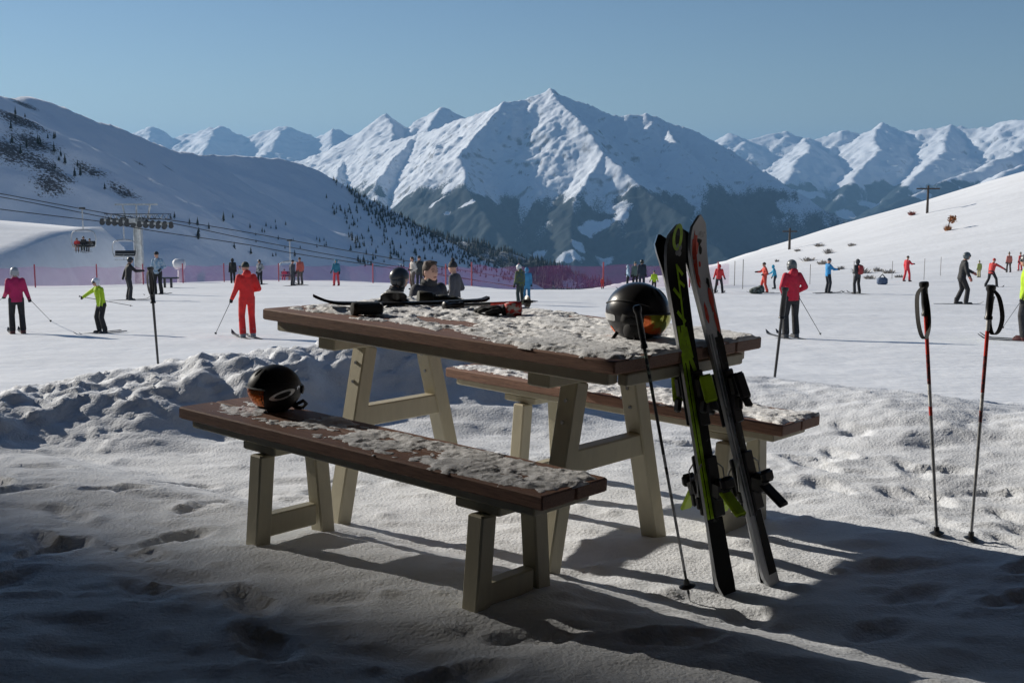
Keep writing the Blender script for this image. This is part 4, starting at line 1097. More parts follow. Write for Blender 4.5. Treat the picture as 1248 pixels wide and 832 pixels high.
    for sd in 'lr':
        limb(mb, J[sd + 'hip'], J[sd + 'knee'], .102, .080); limb(mb, J[sd + 'knee'], J[sd + 'ank'] + q(0, 0, .02), .078, .082)
    remesh_later(mb, 'trousers', pm, o, vox)
    skr = Matrix.Rotation(math.radians(skiyaw), 3, 'Z')
    for sd in 'lr':
        mb = MB(); a_ = J[sd + 'ank']
        mb.tube([a_ + q(0, -.01, -.10), a_ + q(0, 0, .10)], [.066 * s, .070 * s], 12)
        mb.box(a_ + skr @ q(0, .065, -.068), (.098 * s, .29 * s, .085 * s), skr, bev=.03 * s)
        mb.build('boot', cloth(bootcol), o, auto=50)
        gm = MB(); fd = (J[sd + 'ha'] - J[sd + 'el']).normalized(); hd_ = J[sd + 'ha']
        sx = -1 if sd == 'l' else 1
        sidev = fd.cross(V((0, 0, 1))); sidev = sidev.normalized() if sidev.length > .1 else V((1, 0, 0))
        gm.tube([hd_ - fd * .06 * s, hd_], [.052 * s, .044 * s], 10); gm.ell(hd_ + fd * .035 * s, .048 * s, nu=10, nv=8)
        for k in range(4):
            f0 = hd_ + fd * .05 * s + sidev * (k - 1.5) * .024 * s; f1 = f0 + fd * (.05 - .008 * abs(k - 1.4)) * s; f2 = f1 + fd.cross(sidev) * .035 * s * 1 - fd * .012 * s
            gm.tube([f0, f1, f2], [.016 * s, .015 * s, .012 * s], 7); gm.ell(f2, .012 * s, nu=7, nv=5)
        t0 = hd_ + sidev * .03 * s * -sx; gm.tube([t0, t0 + fd * .04 * s - sidev * sx * .022 * s, t0 + fd * .065 * s - sidev * sx * .016 * s], [.018 * s, .016 * s, .012 * s], 7)
        if near: remesh_later(gm, 'glove', cloth(glovecol), o, .009)
        else: gm.build('glove', cloth(glovecol), o, smooth=True)
        if skis:
            m_ = MB(); c = a_ + q(0, 0, -.112); c.z = .008
            Ls = 1.62 * s
            pts = []
            P = []; F = []; nn = 14
            for i in range(nn + 1):
                t = i / nn; yy = (-.46 + t) * Ls; w_ = .045 * s * (1 if t < .93 else max(.12, 1 - ((t - .93) / .075) ** 2)); zz_ = .004 + (.09 * ((t - .88) / .12) ** 2 * s if t > .88 else 0)
                for xx, dz in ((-w_, 0), (w_, 0), (w_, .016), (-w_, .016)): P.append(V((a_.x, a_.y, 0)) + skr @ V((xx, yy, 0)) + V((0, 0, zz_ + dz)))
            for i in range(nn):
                for k in range(4): F.append((i * 4 + k, i * 4 + (k + 1) % 4, i * 4 + 4 + (k + 1) % 4, i * 4 + 4 + k))
            F += [(3, 2, 1, 0), (nn * 4, nn * 4 + 1, nn * 4 + 2, nn * 4 + 3)]
            m_.add(P, F); m_.build('ski', cloth(skicol or (.08, .085, .09)), o)
    if head == 'helmet':
        hm = mat('helmet shell', headcol, .35, col2=None) if ('h', headcol) not in CM else CM[('h', headcol)]; CM[('h', headcol)] = hm
        mb = MB(); mb.ell(hd + q(0, -.012, .022), (.108 * s, .128 * s, .125 * s), nu=20, nv=12, zmin=-.15)
        for sx in (-1, 1): mb.ell(hd + q(sx * .085, -.02, -.03), (.03 * s, .06 * s, .07 * s), nu=10, nv=8)
        mb.ell(hd + q(0, -.06, -.02), (.085 * s, .07 * s, .08 * s), nu=12, nv=8)
        mb.build('helmet', hm, o, smooth=True)
        if gog:
            mb = MB(); mb.ell(hd + q(0, .075, .018), (.085 * s, .05 * s, .042 * s), nu=14, nv=8); mb.build('goggles', M['gloss'], o, smooth=True)
    elif head == 'beanie':
        mb = MB(); mb.ell(hd + q(0, -.008, .030), (.092 * s, .110 * s, .115 * s), nu=16, nv=10, zmin=-.1); mb.build('hat', cloth(headcol), o, smooth=True)
    elif head == 'hood':
        mb = MB(); mb.ell(hd + q(0, -.03, .0), (.112 * s, .115 * s, .145 * s), nu=16, nv=12); mb.build('hood', jm, o, smooth=True)
    elif head == 'bobble':
        mb = MB(); mb.ell(hd + q(0, -.008, .030), (.092 * s, .110 * s, .135 * s), nu=16, nv=10, zmin=-.1); mb.ell(hd + q(0, -.01, .185), .045 * s); mb.build('hat', cloth(headcol), o, smooth=True)
    else:
        mb = MB(); mb.ell(hd + q(0, -.020, .034), (.085 * s, .096 * s, .096 * s), nu=20, nv=12, zmin=-.25); mb.ell(hd + q(0, -.055, -.01), (.076 * s, .06 * s, .085 * s), nu=14, nv=9)
        for k in range(26):
            a = k * 2.4; rr = .055 * math.sqrt(k / 26) ; mb.ell(hd + q(rr * math.cos(a) * 1.2, rr * math.sin(a) * 1.3 - .01, .115 - .25 * rr), (.022 * s, .026 * s, .018 * s), nu=7, nv=5)
        remesh_later(mb, 'hair', M['hairbrown'], o, .009)
    if face:
        for sx in (-1, 1):
            mb = MB(); mb.ell(hd + q(sx * .031, .084, .008), (.011 * s, .008 * s, .006 * s), nu=10, nv=8); mb.build('eye', M['darkin'], o, smooth=True)
            mb = MB(); mb.tube([hd + q(sx * .016, .096, .030), hd + q(sx * .034, .090, .034), hd + q(sx * .050, .076, .027)], .0032 * s, 6); mb.build('eyebrow', M['hairbrown'], o, smooth=True)
        mb = MB(); mb.tube([hd + q(-.024, .082, -.062), hd + q(0, .094, -.060), hd + q(.024, .082, -.062)], [.004 * s, .007 * s, .004 * s], 8); mb.build('mouth', mat('lips', (.30, .10, .08), .5), o, smooth=True)
        mb = MB(); mb.tube([neck + q(0, .01, -.02), neck + q(0, .02, .03)], [.098 * s, .088 * s], 16); mb.ell(neck + q(0, .07, .02), (.07 * s, .05 * s, .05 * s)); mb.build('scarf', cloth((.012, .012, .014)), o, smooth=True)
    if pack:
        mb = MB(); c = hipc + (shc - hipc) * .6; mb.box(c + q(0, -.20, 0), (.30 * s, .17 * s, .46 * s), bev=.05 * s); mb.build('backpack', cloth(pack), o, auto=60)
    o['_j'] = 0; del o['_j']
    w = lambda v: V(pos) + Matrix.Rotation(yaw, 3, 'Z') @ v
    return dict(root=o, lha=w(J['lha']), rha=w(J['rha']))
def place(px, foot, head, y=None):
    """ground point under the feet and the standing height, from the photograph's rows"""
    if y is None: p = hit(px, foot, H, 9, 330, 4000, detail=False)
    else:
        p = at(px, foot, y); p.z = Hs(p.x, y)
    y_ = p.y; top_ = at(px, head, y_)
    return V((p.x, p.y, p.z + .0)), top_.z - p.z
def held_pole(hand, tip, label, col='shaftblack', r=.008):
    d = (V(hand) - V(tip)).normalized()
    return ski_pole(tip, V(hand) + d * .10, label, [(1, M[col])], strap=None, grip_len=.16, r=r, basket=True)
BLK, GRY, NAVY = (.014, .014, .016), (.10, .10, .105), (.02, .025, .04)
RED, PINK, LIME, BLUE, ORR = (.55, .018, .03), (.42, .012, .09), (.42, .62, .015), (.04, .26, .58), (.62, .06, .03)
SUIT = (.66, .022, .02)
g_ = lambda px, row: hit(px, row, H, 9, 330, 4000, detail=False)

p, h = place(22, 407, 325); r = person('skier in pink jacket and black trousers with a silver helmet', p, h, 30, PINK, BLK, headcol=(.35, .36, .38), arms=('pole', 'low'), stance=.13, knee=.1, bootcol=(.10, .03, .03), near=True)
held_pole(r['rha'], g_(62, 392) + V((0, 0, .02)), 'thin ski pole slanting right from the hand of the skier in pink')
held_pole(r['lha'], g_(-30, 392) + V((0, 0, .02)), 'thin ski pole slanting left from the hand of the skier in pink')
p, h = place(124, 406, 338); r = person('young skier in lime jacket and white helmet reaching out an arm', p, h, 140, LIME, BLK, headcol=(.72, .74, .78), arms=('low', 'out'), lean=10, stance=.16, knee=.3, near=True, bootcol=(.05, .05, .055), skicol=(.2, .2, .21))
held_pole(r['rha'], r['rha'] + V((1.1, .3, -.25)), 'thin ski pole held level by the young skier in lime')
p, h = place(158, 366, 313); r = person('skier all in black holding one arm out, near the lift tower', p, h, -60, BLK, (.03, .03, .033), headcol=(.03, .03, .035), arms=('back', 'fwd'), stance=.2, lean=6, knee=.15)
p, h = place(193, 359, 307); r = person('man in pale blue patterned jacket and black trousers, near the white pad', p, h, 165, (.20, .33, .46), BLK, head='beanie', headcol=BLK, arms=('hip', 'low'), pat=(.42, .50, .56), stance=.14, skicol=(.05, .05, .05))
p, h = place(302, 411, 320); r = person('skier in an all red suit and dark helmet standing with one pole', p, h, 30, SUIT, SUIT, head='beanie', headcol=(.02, .03, .025), arms=('low', 'bent'), stance=.12, knee=.12, near=True, bootcol=(.25, .26, .27), hood=True)
held_pole(r['lha'], g_(262, 409) + V((0, 0, .02)), 'ski pole slanting left from the hand of the skier in red')
p, h = place(284, 345, 315); person('person in black with a backpack, by the purple net fence', p, h, 20, BLK, BLK, head='hood', pack=(.012, .014, .013), stance=.1, skis=False)
p, h = place(293, 345, 324); person('person in pale jacket half hidden behind the skier in red', p, h, 60, (.5, .52, .54), BLK, head='beanie', headcol=BLK, skis=False)
p, h = place(317, 347, 316); person('person in grey camouflage jacket and black trousers by the fence', p, h, 160, (.16, .17, .18), BLK, head='helmet', headcol=BLK, pat=(.40, .41, .42), arms=('bent', 'down'))
p, h = place(357, 348, 317); person('person in dark grey beside the one in orange, below the cable', p, h, -40, (.05, .055, .07), (.05, .055, .07), head='beanie', headcol=BLK)
p, h = place(366, 347, 314); person('person in faded orange jacket and grey trousers by the fence', p, h, 40, (.50, .11, .08), (.09, .085, .08), head='beanie', headcol=(.09, .06, .05), stance=.13)
p, h = place(410, 348, 316); person('skier in teal jacket and bright red trousers by the fence', p, h, 170, (.03, .19, .28), (.65, .06, .08), head='hood', arms=('down', 'low'), stance=.16, skis=False, bootcol=(.3, .03, .03))
p, h = place(503, 353, 313); person('person in cream top and brown trousers behind the table', p, h, 120, (.55, .50, .44), (.10, .075, .06), head='none', arms=('bent', 'bent'), skis=False)
p, h = place(511, 352, 312); person('person in dark green beside the one in cream top', p, h, -20, (.03, .035, .035), (.03, .03, .035), head='beanie', headcol=BLK, skis=False)
def place_y(px, head, y):
    t = at(px, head, y); z = Hs(t.x, y); return V((t.x, y, z)), t.z - z
p, h = place_y(476, 326, 14.3); person('person in black jacket and black helmet close behind the table', p, h, -65, (.022, .023, .026), BLK, headcol=(.022, .022, .025), arms=('low', 'bent'), lean=8, near=True, skis=False, gog=False, face=True)
p, h = place_y(523, 318, 14.0); person('brown haired person in black puffer jacket and scarf behind the table', p, h, -140, (.022, .021, .027), BLK, head='none', arms=('low', 'low'), near=True, skis=False, face=True)
p, h = place_y(553, 320, 27); person('person in long grey coat and dark hat behind the table', p, h, 70, (.055, .053, .060), (.06, .06, .065), head='bobble', headcol=(.02, .02, .022), arms=('down', 'bent'), long=.35, skis=False)
p, h = place(634, 372, 322); person('person with white helmet in dark teal and yellow jacket', p, h, 40, (.045, .075, .075), (.02, .035, .035), headcol=(.6, .61, .62), pat=(.10, .13, .03), arms=('down', 'low'), lean=6, hood=True)
p, h = place(642, 368, 326); person('person in blue cape jacket close behind the white helmeted one', p, h, 10, (.05, .24, .44), (.03, .16, .3), head='hood', arms=('down', 'down'), long=.3, skis=False)
p, h = place(765, 352, 323); person('person in pale blue jacket standing beyond the table helmet', p, h, 80, (.34, .48, .60), BLK, head='hood', arms=('bent', 'down'), stance=.12)
p, h = place(774, 352, 319); person('person in grey green jacket between pale blue and dark jackets', p, h, 10, (.10, .15, .13), BLK, head='beanie', headcol=(.1, .14, .13), skis=False)
p, h = place(782, 353, 316); person('tall person in navy with black hood, second from the lime one', p, h, -10, (.012, .022, .04), (.012, .02, .04), head='helmet', headcol=(.012, .02, .018), skis=False)
p, h = place(797, 356, 330); person('person in lime jacket just left of the standing skis', p, h, 10, LIME, BLK, head='beanie', headcol=(.05, .08, .07), arms=('low', 'low'))
p, h = place(734, 352, 338); person('small figure in red at the net fence', p, h, 0, (.55, .05, .05), (.55, .05, .05), head='beanie', headcol=(.4, .05, .05), skis=False)
p, h = place(860, 355, 324); person('person in dark red jacket half hidden by the standing skis', p, h, -60, (.34, .015, .02), (.02, .022, .028), head='hood', arms=('bent', 'down'), stance=.15)
p, h = place(876, 357, 322); person('skier in red hooded jacket with legs apart, right of the standing skis', p, h, -20, (.58, .03, .035), (.018, .018, .022), head='hood', arms=('low', 'low'), stance=.22)
p, h = place(931, 357, 320); person('skier in orange red suit pointing an arm left', p, h, 95, (.62, .07, .045), (.62, .07, .045), head='beanie', headcol=(.06, .04, .03), arms=('bent', 'fwd'), stance=.16, step=.12)
p, h = place(944, 352, 323); person('small skier in turquoise hood and dark trousers', p, h, 75, (.04, .36, .55), (.02, .025, .035), head='hood', arms=('down', 'reach'), lean=12, skis=False)
p, h = place(963, 412, 316); r = person('skier in crimson jacket and grey helmet, facing up the slope', p, h, 18, (.46, .010, .035), BLK, headcol=(.11, .12, .12), arms=('hip', 'hip'), stance=.13, knee=.1, near=True, hood=True, bootcol=(.09, .09, .095), gog=False)
held_pole(r['rha'], g_(1001, 410) + V((0, 0, .02)), 'thin ski pole slanting right behind the skier in crimson')
p, h = place(1009, 357, 315); r = person('skier in bright blue jacket holding an arm out to the right', p, h, -75, (.03, .28, .60), (.015, .02, .03), head='beanie', headcol=(.05, .07, .09), arms=('fwd', 'fwd'), stance=.13, knee=.2)
p, h = place(1044, 358, 316); person('skier in dark grey with a red bag at the side', p, h, 30, (.045, .05, .055), (.018, .02, .024), head='hood', arms=('bent', 'bent'), stance=.17, pack=(.35, .04, .04))
p, h = place(1105, 343, 312); person('skier in all red suit on the far right slope', p, h, -60, (.62, .035, .05), (.62, .035, .05), head='beanie', headcol=(.08, .06, .05), arms=('down', 'fwd'), stance=.16, step=.1, skis=False)
p, h = place(1172, 371, 307); person('skier all in black with a grey helmet, gliding to the right', p, h, -95, (.018, .019, .021), (.014, .014, .016), headcol=(.10, .12, .13), arms=('reach', 'low'), lean=8, stance=.12, step=.12, knee=.35, glovecol=(.4, .15, .12), skicol=(.35, .36, .37))
p, h = place(1193, 338, 318); person('small figure in yellow green under a pointed hood', p, h, 10, (.35, .38, .10), (.42, .36, .12), head='bobble', headcol=(.12, .16, .08), skis=False)
p, h = place(1208, 350, 315); person('skier in red jacket crouching with legs wide, right of the black one', p, h, -50, (.66, .06, .05), (.016, .016, .02), head='beanie', headcol=(.5, .05, .04), arms=('low', 'out'), lean=18, stance=.34, knee=.5)
p, h = place(1229, 332, 308); person('small figure in faded pink jacket and brown trousers near the slope', p, h, 0, (.50, .16, .12), (.08, .06, .05), head='bobble', headcol=(.12, .10, .06), stance=.16, skis=False)
p, h = place(1243, 330, 308); person('small figure in red suit and pointed hat at the slope foot', p, h, 20, (.55, .05, .05), (.5, .04, .05), head='bobble', headcol=(.14, .10, .07), stance=.18, skis=False)
p, h = place(1247, 415, 309); r = person('skier in lime jacket cut by the picture edge', p, h, 60, LIME, (.03, .03, .033), headcol=(.1, .1, .1), arms=('down', 'down'), near=True, stance=.13, bootcol=(.10, .03, .03))
held_pole(r['lha'], g_(1222, 400) + V((0, 0, .02)), 'thin ski pole beside the skier in lime at the edge')

# ------------------------------------------------------------------ lift
def rope_at(px, row, y): return at(px, row, y)
ropes = []
YT = 130
A1 = [(-330, 175, 118), (0, 236, 124), (148, 263, YT - 1), (205, 268, YT + 1), (300, 283, 134), (455, 311, 142), (700, 352, 160)]
A2 = [(-330, 184, 119), (0, 240, 125), (146, 268, YT + 0), (207, 272, YT + 2), (300, 291, 136), (445, 318, 146), (700, 362, 165)]
B1 = [(-330, 212, 116), (0, 255, 122), (130, 271, 127), (178, 280, YT - 2), (300, 298, 131), (385, 313, 135), (650, 352, 150)]
def smooth_path(pts, k=8):
    out = []
    for i in range(len(pts) - 1):
        for j in range(k):
            p0, p1, p2, p3 = (pts[max(0, min(len(pts) - 1, i + m_))] for m_ in (-1, 0, 1, 2)); t = j / k
            out.append(.5 * ((2 * p1) + (p2 - p0) * t + (2 * p0 - 5 * p1 + 4 * p2 - p3) * t * t + (3 * p1 - p0 - 3 * p2 + p3) * t ** 3))
    return out + [pts[-1]]
for k, (ln, lb) in enumerate(((A1, 'upper haul rope of the chairlift, topmost of the three cables'), (A2, 'middle cable of the chairlift just under the topmost one'), (B1, 'lowest cable of the chairlift'))):
    mb = MB(); mb.tube(smooth_path([at(*p) for p in ln]), .045, 6); tag(mb.build('lift_cable', M['cable'], smooth=True), lb, 'cable')
tb = at(170, 345, YT); zt = at(170, 272, YT).z; zg = Hs(tb.x, YT) - 1
tw_ = empty('lift_tower', (tb.x, YT, zg), 'grey chairlift tower with wide rows of rope wheels', 'lift tower')
hgt = zt - zg; ml = YT / FPX
mb = MB(); mb.tube([(0, 0, 0), (0, 0, hgt * .5), (0, 0, hgt + .2)], [.62, .52, .42], 16); mb.build('column', M['galv'], tw_, auto=40)
slope_ = -.075
for dy in (-1.3, 1.3):
    mb = MB(); mb.box((0, dy, hgt + .15), (7.0, .14, .22), Matrix.Rotation(.07, 3, 'Y')); wb = mb.build('wheel_beam', M['galv'], tw_)
    for k in range(11):
        x = -3.3 + k * .66; z = hgt + .15 - x * .07 - .28
        m_ = MB(); m_.tube([(x, dy - .09, z), (x, dy + .09, z)], [.27, .27], 12); m_.tube([(x, dy - .10, z + .28), (x, dy + .10, z + .28)], [.22, .22], 10); m_.build('rope_wheel', M['galvdark'], wb, auto=40)
mb = MB(); mb.box((0, 0, hgt + .35), (.7, 3.4, .5), bev=.04); mb.build('crossarm', M['galv'], tw_)
for sx in (-1.35, 0, 1.35):
    mb = MB(); mb.tube([(sx * .85, 0, hgt + .4), (sx * 1.1, 0, hgt + 1.95)], .09, 8); mb.build('strut', M['galv'], tw_)
mb = MB(); mb.box((0, 0, hgt + 2.0), (4.6, .16, .16)); mb.build('lifting_beam', M['galv'], tw_)
for dy in (-1.0, 1.0):
    mb = MB(); mb.box((0, dy, hgt + .95), (5.2, .05, .05)); 
    for k in range(7): mb.box((-2.5 + k * .83, dy, hgt + .68), (.04, .04, .55))
    mb.build('catwalk_rail', M['galv'], tw_)
mb = MB()
for k in range(12):
    x0_ = -3.3 + k * .6; mb.tube([(x0_, -.6, hgt + .45), (x0_ + .3, -.6, hgt + 1.0), (x0_ + .6, -.6, hgt + .45)], .035, 5)
mb.tube([(-3.3, -.6, hgt + 1.0), (3.9, -.6, hgt + 1.0)], .04, 5); mb.build('lattice', M['galvdark'], tw_)
mb = MB(); mb.box((0, 0, hgt + .42), (7.2, 1.6, .06)); mb.build('walkway_grating', M['galvdark'], tw_)
mb = MB(); mb.tube([(.48, -.1, .5), (.45, -.1, hgt)], .03, 6); mb.tube([(.48, .3, .5), (.45, .3, hgt)], .03, 6)
for k in range(int(hgt / .4)): mb.tube([(.47, -.1, .6 + k * .4), (.47, .3, .6 + k * .4)], .02, 5)
mb.build('ladder', M['galv'], tw_)
def chair(rope_pt, drop, label, yaw=0, empty_=True):
    o = empty('chairlift_chair', rope_pt, label, 'lift chair', rot=Matrix.Rotation(math.radians(yaw), 3, 'Z'))
    W_ = .84
    mb = MB(); mb.box((0, 0, .02), (.65, .2, .22), bev=.04); mb.build('grip', M['galvdark'], o)
    mb = MB(); mb.tube([(0, 0, 0), (0, 0, -drop + 1.9)], .06, 8); mb.build('hanger', M['galv'], o)
    zs = -drop
    mb = MB(); pts = [(-1.13, 0, zs + .1), (-1.26, 0, zs + .5), (-1.26, 0, zs + 1.2), (-.98, 0, zs + 1.70), (0, 0, zs + 1.9), (.98, 0, zs + 1.70), (1.26, 0, zs + 1.2), (1.26, 0, zs + .5), (1.13, 0, zs + .1)]
    mb.tube(smooth_path([V(p) for p in pts], 4), .05, 8); mb.build('bail', M['galv'], o, smooth=True)
    mb = MB(); mb.box((0, -.02, zs + .10), (2.25, .55, .13), bev=.04); mb.build('seat', M['seat'], o)
    mb = MB(); mb.box((0, .30, zs + .42), (2.25, .12, .55), Matrix.Rotation(-.2, 3, 'X'), bev=.04); mb.build('backrest', M['black'], o)
    mb = MB(); mb.box((0, -.05, zs + 1.72), (1.8, .5, .06), bev=.02); mb.build('canopy', M['whitepad'], o)
    mb = MB(); mb.tube([(-1.1, -.25, zs + .35), (1.1, -.25, zs + .35)], .03, 6); mb.tube([(0, -.3, zs + .3), (0, -.35, zs - .25)], .03, 6); mb.tube([(-.95, -.4, zs - .25), (.95, -.4, zs - .25)], .03, 6); mb.build('safety_bar', M['galv'], o)
    return o, V(rope_pt) + V((0, 0, zs))
rp = at(100, 254, 126); ch, sp = chair(rp, 4.1, 'occupied lift chair hanging at the far left')
person('lift rider in red jacket on the left chair', sp + V((-.68, -.1, -.45)), 1.8, 200, (.55, .05, .05), (.25, .15, .12), head='helmet', headcol=(.03, .02, .02), seat=True, arms=('bent', 'bent'))
person('lift rider in black in the middle of the left chair', sp + V((.02, -.1, -.40)), 1.95, 190, (.03, .03, .03), (.04, .045, .04), head='helmet', headcol=(.03, .025, .02), seat=True, arms=('bent', 'bent'))
person('lift rider in dark brown at the chair end nearest the tower', sp + V((.68, -.1, -.45)), 1.75, 170, (.07, .06, .05), (.05, .05, .05), head='helmet', headcol=(.02, .02, .02), seat=True, arms=('bent', 'bent'))
rp = at(150, 266, 128.7); chair(rp, 4.15, 'empty lift chair with pale seat beside the tower')
rp = at(353, 293, 136); ch, sp = chair(rp, 4.2, 'occupied lift chair behind the person in orange')
person('lift rider in bright red on the right hand chair', sp + V((-.68, -.1, -.45)), 1.75, 180, (.62, .04, .05), (.5, .04, .05), head='helmet', headcol=(.03, .03, .03), seat=True, arms=('bent', 'bent'))
person('lift rider in dark clothes on the right hand chair', sp + V((.05, -.1, -.45)), 1.75, 180, (.05, .045, .04), (.3, .2, .05), head='helmet', headcol=(.03, .03, .03), seat=True, arms=('bent', 'bent'))
p = g_(221, 343)
gun = empty('snow_gun', p, 'white snow crusted snow gun on a thick post', 'snow gun')
mb = MB(); mb.tube([(0, 0, -.1), (0, 0, .35), (.02, 0, 1.15)], [.32, .27, .25], 14); mb.build('post', M['whitepad'], gun, smooth=True)
mb = MB(); mb.tube([(-.50, -.1, 1.42), (-.36, -.1, 1.45), (.30, .05, 1.45), (.34, .05, 1.45)], [.30, .42, .36, .2], 16); mb.build('fan_housing', M['whitepad'], gun, smooth=True)
mb = MB(); mb.tube([(-.515, -.1, 1.42), (-.50, -.1, 1.42)], [.22, .24], 14); mb.build('nozzle', M['galvdark'], gun)
p = g_(207, 351)
mb = MB()
tbn = empty('bench', p, 'small dark bench stand beside the man in pale blue', 'bench')
mb.box((0, 0, .62), (1.1, .4, .08), bev=.01); mb.build('board', M['black'], tbn)
for sx in (-.3, .1):
    mb = MB(); mb.box((sx, 0, .28), (.10, .2, .6)); mb.build('leg', M['black'], tbn)

# ------------------------------------------------------------------ net fence
m = bpy.data.materials.new('fence net'); m.use_nodes = True; n = m.node_tree.nodes; l = m.node_tree.links
b_ = n['Principled BSDF']; b_.inputs['Base Color'].default_value = (.33, .07, .26, 1); b_.inputs['Roughness'].default_value = .8
tr = n.new('ShaderNodeBsdfTransparent'); tl_ = n.new('ShaderNodeBsdfTranslucent'); tl_.inputs[0].default_value = (.33, .07, .26, 1)
m1 = n.new('ShaderNodeMixShader'); m1.inputs[0].default_value = .35; l.new(b_.outputs[0], m1.inputs[1]); l.new(tl_.outputs[0], m1.inputs[2])
m2_ = n.new('ShaderNodeMixShader'); t_ = n.new('ShaderNodeTexNoise'); t_.inputs['Scale'].default_value = .6; tcx = n.new('ShaderNodeTexCoord'); l.new(tcx.outputs['Object'], t_.inputs[0])
mr = n.new('ShaderNodeMapRange'); mr.inputs[3].default_value = .12; mr.inputs[4].default_value = .34; l.new(t_.outputs['Fac'], mr.inputs[0]); l.new(mr.outputs[0], m2_.inputs[0])
l.new(tr.outputs[0], m2_.inputs[1]); l.new(m1.outputs[0], m2_.inputs[2]); l.new(m2_.outputs[0], n['Material Output'].inputs[0])
M['net'] = m
M['netpost'] = mat('red fence post', (.45, .08, .10), .6)
M['rope'] = mat('thin marker cane', (.30, .28, .26), .7)
def fence(pts, label, hgt, every=5):
    base = [g_(*q) if q[1] else None for q in pts]
    o = empty('net_fence', base[0], label, 'fence'); w = base[0]
    P = []; F = []; k = 0
    for a, b in zip(base[:-1], base[1:]):
        n_ = max(1, int((b - a).length / .8))
        for i in range(n_ + (1 if b is base[-1] else 0)):
            c = a + (b - a) * i / n_; c.z = Hs(c.x, c.y); d_ = (b - a).normalized().cross(V((0, 0, 1)))
            hh = hgt * (1 + .05 * math.sin(k * 1.3)); off = d_ * .05 * math.sin(k * .9)
            P += [c - w + V((0, 0, .05)), c - w + off + V((0, 0, hh * .5)), c - w + V((0, 0, hh))]; k += 1
    for i in range(k - 1):
        for j in range(2): F.append((3 * i + j, 3 * i + 3 + j, 3 * i + 4 + j, 3 * i + 1 + j))
    mb = MB(); mb.add(P, F); mb.build('net', M['net'], o, smooth=True)
    for i in range(0, k, every):
        m_ = MB(); c = P[3 * i]; m_.tube([c + V((0, -.06, -.2)), c + V((0, -.06, hgt + .15))], .045, 8); m_.build('post', M['netpost'], o, auto=40)
    return o
fence([(-60, 352), (60, 350), (130, 348), (200, 345.5), (260, 343.5), (340, 343)], 'purple pink net fence along the piste edge on the left', 1.25, 6)
fence([(340, 343), (420, 343.5), (500, 346), (575, 349)], 'pink net fence in the middle, behind the person in teal', 1.25, 6)
fence([(575, 349), (650, 351), (720, 351), (780, 351), (840, 350), (888, 347)], 'dark red net fence before the wooded valley', 1.4, 7)
for k, (px, r0, r1) in enumerate(((895, 348, 318), (905, 352, 316), (987, 346, 322), (1040, 345, 318), (1087, 340, 318), (1126, 341, 315), (1146, 336, 313))):
    p = g_(px, r0); t = at(px, r1, p.y)
    mb = MB(); mb.tube([p - V((0, 0, .2)), V((p.x, p.y, t.z))], .025, 6); tag(mb.build('marker_pole', M['rope'], smooth=True), 'thin marker cane standing in the snow of the right slope', 'marker pole', 'marker canes along the right slope')

# ------------------------------------------------------------------ things on the right slope
for k, (px, r0, r1, lb) in enumerate(((1130, 255, 226, 'dark wooden pole with a crossbar on the slope skyline'), (962, 302, 278, 'smaller wooden pole lower down on the slope skyline'))):
    p = hit(px, r0 + (4 if k == 0 else 2), H, 60, 330, 4000)
    if p is None: p = at(px, r0, 215)
    t = at(px, r1, p.y); o = empty('utility_pole', p, lb, 'pole')
    hh = t.z - p.z
    mb = MB(); mb.tube([(0, 0, -.5), (0, 0, hh)], [.22, .15], 8); mb.build('post', M['pole_wood'], o, smooth=True)
    mb = MB(); mb.box((0, 0, hh - .5), (3.6 if k == 0 else 2.2, .16, .2)); mb.build('crossbar', M['pole_wood'], o)
def shrub(px, row, w_, h_, label, m, name='shrub', cat='shrub', group=None, n=70):
    p = hit(px, row, H, 20, 330, 4000)
    if p is None: return
    s_ = p.y / FPX; w_ *= s_; h_ *= s_; mb = MB(); r0 = random.Random(int(px * 7 + row))
    for i in range(n):
        a = r0.uniform(0, 6.283); rr = math.sqrt(r0.random()); b0 = V((math.cos(a) * rr * w_ * .3, math.sin(a) * rr * w_ * .3, -.05)); tp2 = V((math.cos(a) * rr * w_ * .55, math.sin(a) * rr * w_ * .55, h_ * r0.uniform(.45, 1) * (1 - .4 * rr)))
        d_ = V((r0.uniform(-1, 1), r0.uniform(-1, 1), r0.uniform(-.3, .3))) * .10 * w_; mid = (b0 + tp2) / 2 + d_ * .5
        e_ = V((-math.sin(a), math.cos(a), 0)) * w_ * .035
        mb.add([b0 - e_, b0 + e_, mid + e_, mid - e_, tp2 + d_], [(0, 1, 2, 3), (3, 2, 4)])
    o = mb.build(name, m); o.location = p
    return tag(o, label, cat, group)
for q in ((985, 318, 22, 7), (1003, 322, 18, 7), (1010, 309, 16, 9), (1038, 300, 12, 6), (1051, 333, 30, 10), (1070, 331, 16, 8), (1084, 333, 22, 7), (1060, 340, 20, 7), (947, 319, 7, 5), (999, 300, 18, 5), (972, 306, 12, 4), (1096, 338, 16, 5), (1025, 328, 12, 6)):
    shrub(*q, 'low dark tuft of dwarf shrub poking through the right slope snow', M['shrub'], group='dwarf shrubs on the right slope', n=60)
shrub(1155, 281, 11, 10, 'russet leafed sapling in two tufts alone on the open slope', M['russet'], name='sapling', cat='sapling', n=140)
sp_ = [o for o in SC.objects if o.name.startswith('sapling')][0]
p = sp_.location; s_ = p.y / FPX; mb = MB(); r0 = random.Random(3)
st = MB(); st.tube([(0, 0, -.1), (.15, 0, 9 * s_), (.5, 0, 17 * s_)], [.10, .07, .03], 6); st.build('stem', M['pole_wood'], sp_, smooth=True)
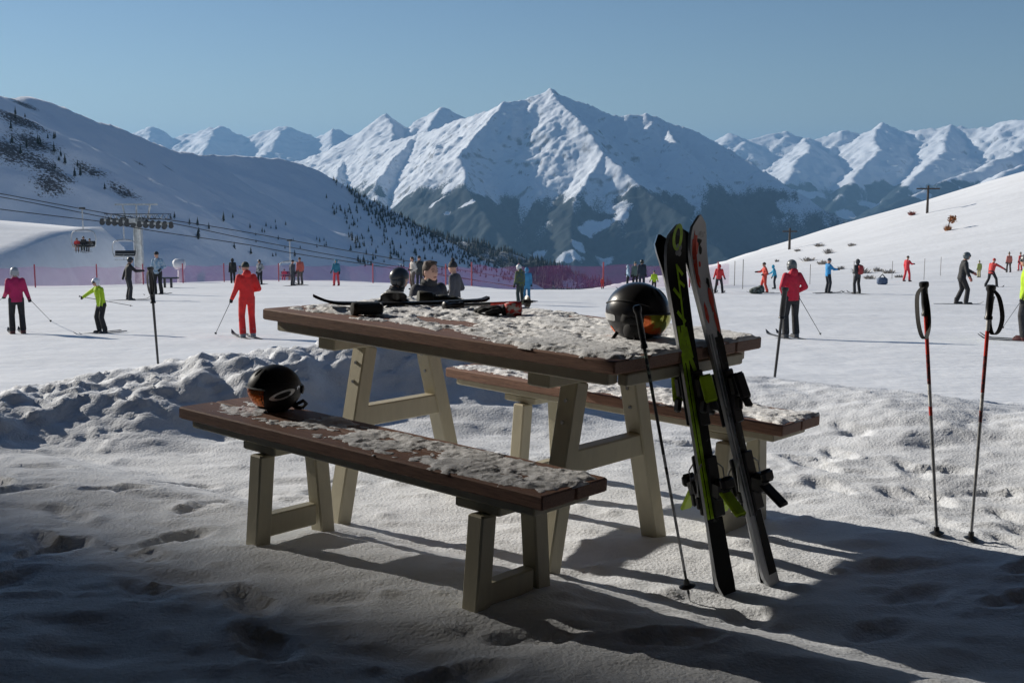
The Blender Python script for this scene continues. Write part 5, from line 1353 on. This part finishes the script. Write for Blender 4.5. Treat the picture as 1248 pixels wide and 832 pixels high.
for i in range(120):
    c = V((.55 + r0.gauss(0, 2.2) * s_, r0.gauss(0, 2) * s_, (14 + r0.gauss(0, 2)) * s_)); u = V((r0.uniform(-1, 1), r0.uniform(-1, 1), r0.uniform(-1, 1))).normalized() * .16; v_ = u.cross(V((.3, .5, .8))).normalized() * .13
    mb.add([c - u, c + v_, c + u, c - v_], [(0, 1, 2, 3)])
mb.build('crown', M['russet'], sp_)
shrub(1111, 262, 11, 7, 'red brown bush on the slope skyline left of the wooden pole', M['redshrub'], n=120)
p = g_(923, 358)
bp_ = empty('backpack', p, 'dark green rucksack lying on the snow by the orange red skier', 'rucksack')
mb = MB(); mb.ell((0, 0, .17), (.38, .24, .20)); mb.ell((.16, -.05, .26), (.2, .18, .2)); mb.ell((-.24, 0, .14), (.2, .18, .15)); remesh_later(mb, 'bag_body', cloth((.03, .045, .035), (.16, .19, .17)), bp_, .05)
mb = MB(); mb.tube([(-.2, -.28, .1), (-.1, -.36, .3), (.15, -.33, .38)], .03, 6); mb.build('strap', M['fabricblack'], bp_, smooth=True)
p = g_(1075, 347)
bx = empty('bag', p, 'small blue grey bag on the snow below the far red skier', 'bag'); mb = MB(); mb.box((0, 0, .25), (.7, .4, .5), bev=.1); mb.build('bag_body', cloth((.10, .14, .22)), bx, auto=50); mb = MB(); mb.tube([(-.2, 0, .48), (0, 0, .72), (.2, 0, .48)], .04, 6); mb.build('handle', M['fabricblack'], bx, smooth=True)
finish_remesh()

# ------------------------------------------------------------------ air
hz = MB(); hz.box((0, 13500, 150), (44000, 33000, 1512))
hm_ = bpy.data.materials.new('air'); hm_.use_nodes = True; hn = hm_.node_tree.nodes; hn.remove(hn['Principled BSDF'])
pv = hn.new('ShaderNodeVolumePrincipled'); pv.inputs['Color'].default_value = (.30, .60, 1.0, 1); pv.inputs['Density'].default_value = 5.0e-5; pv.inputs['Anisotropy'].default_value = .2
hm_.node_tree.links.new(pv.outputs[0], hn['Material Output'].inputs['Volume'])
tag(hz.build('haze', hm_), kind='stuff')
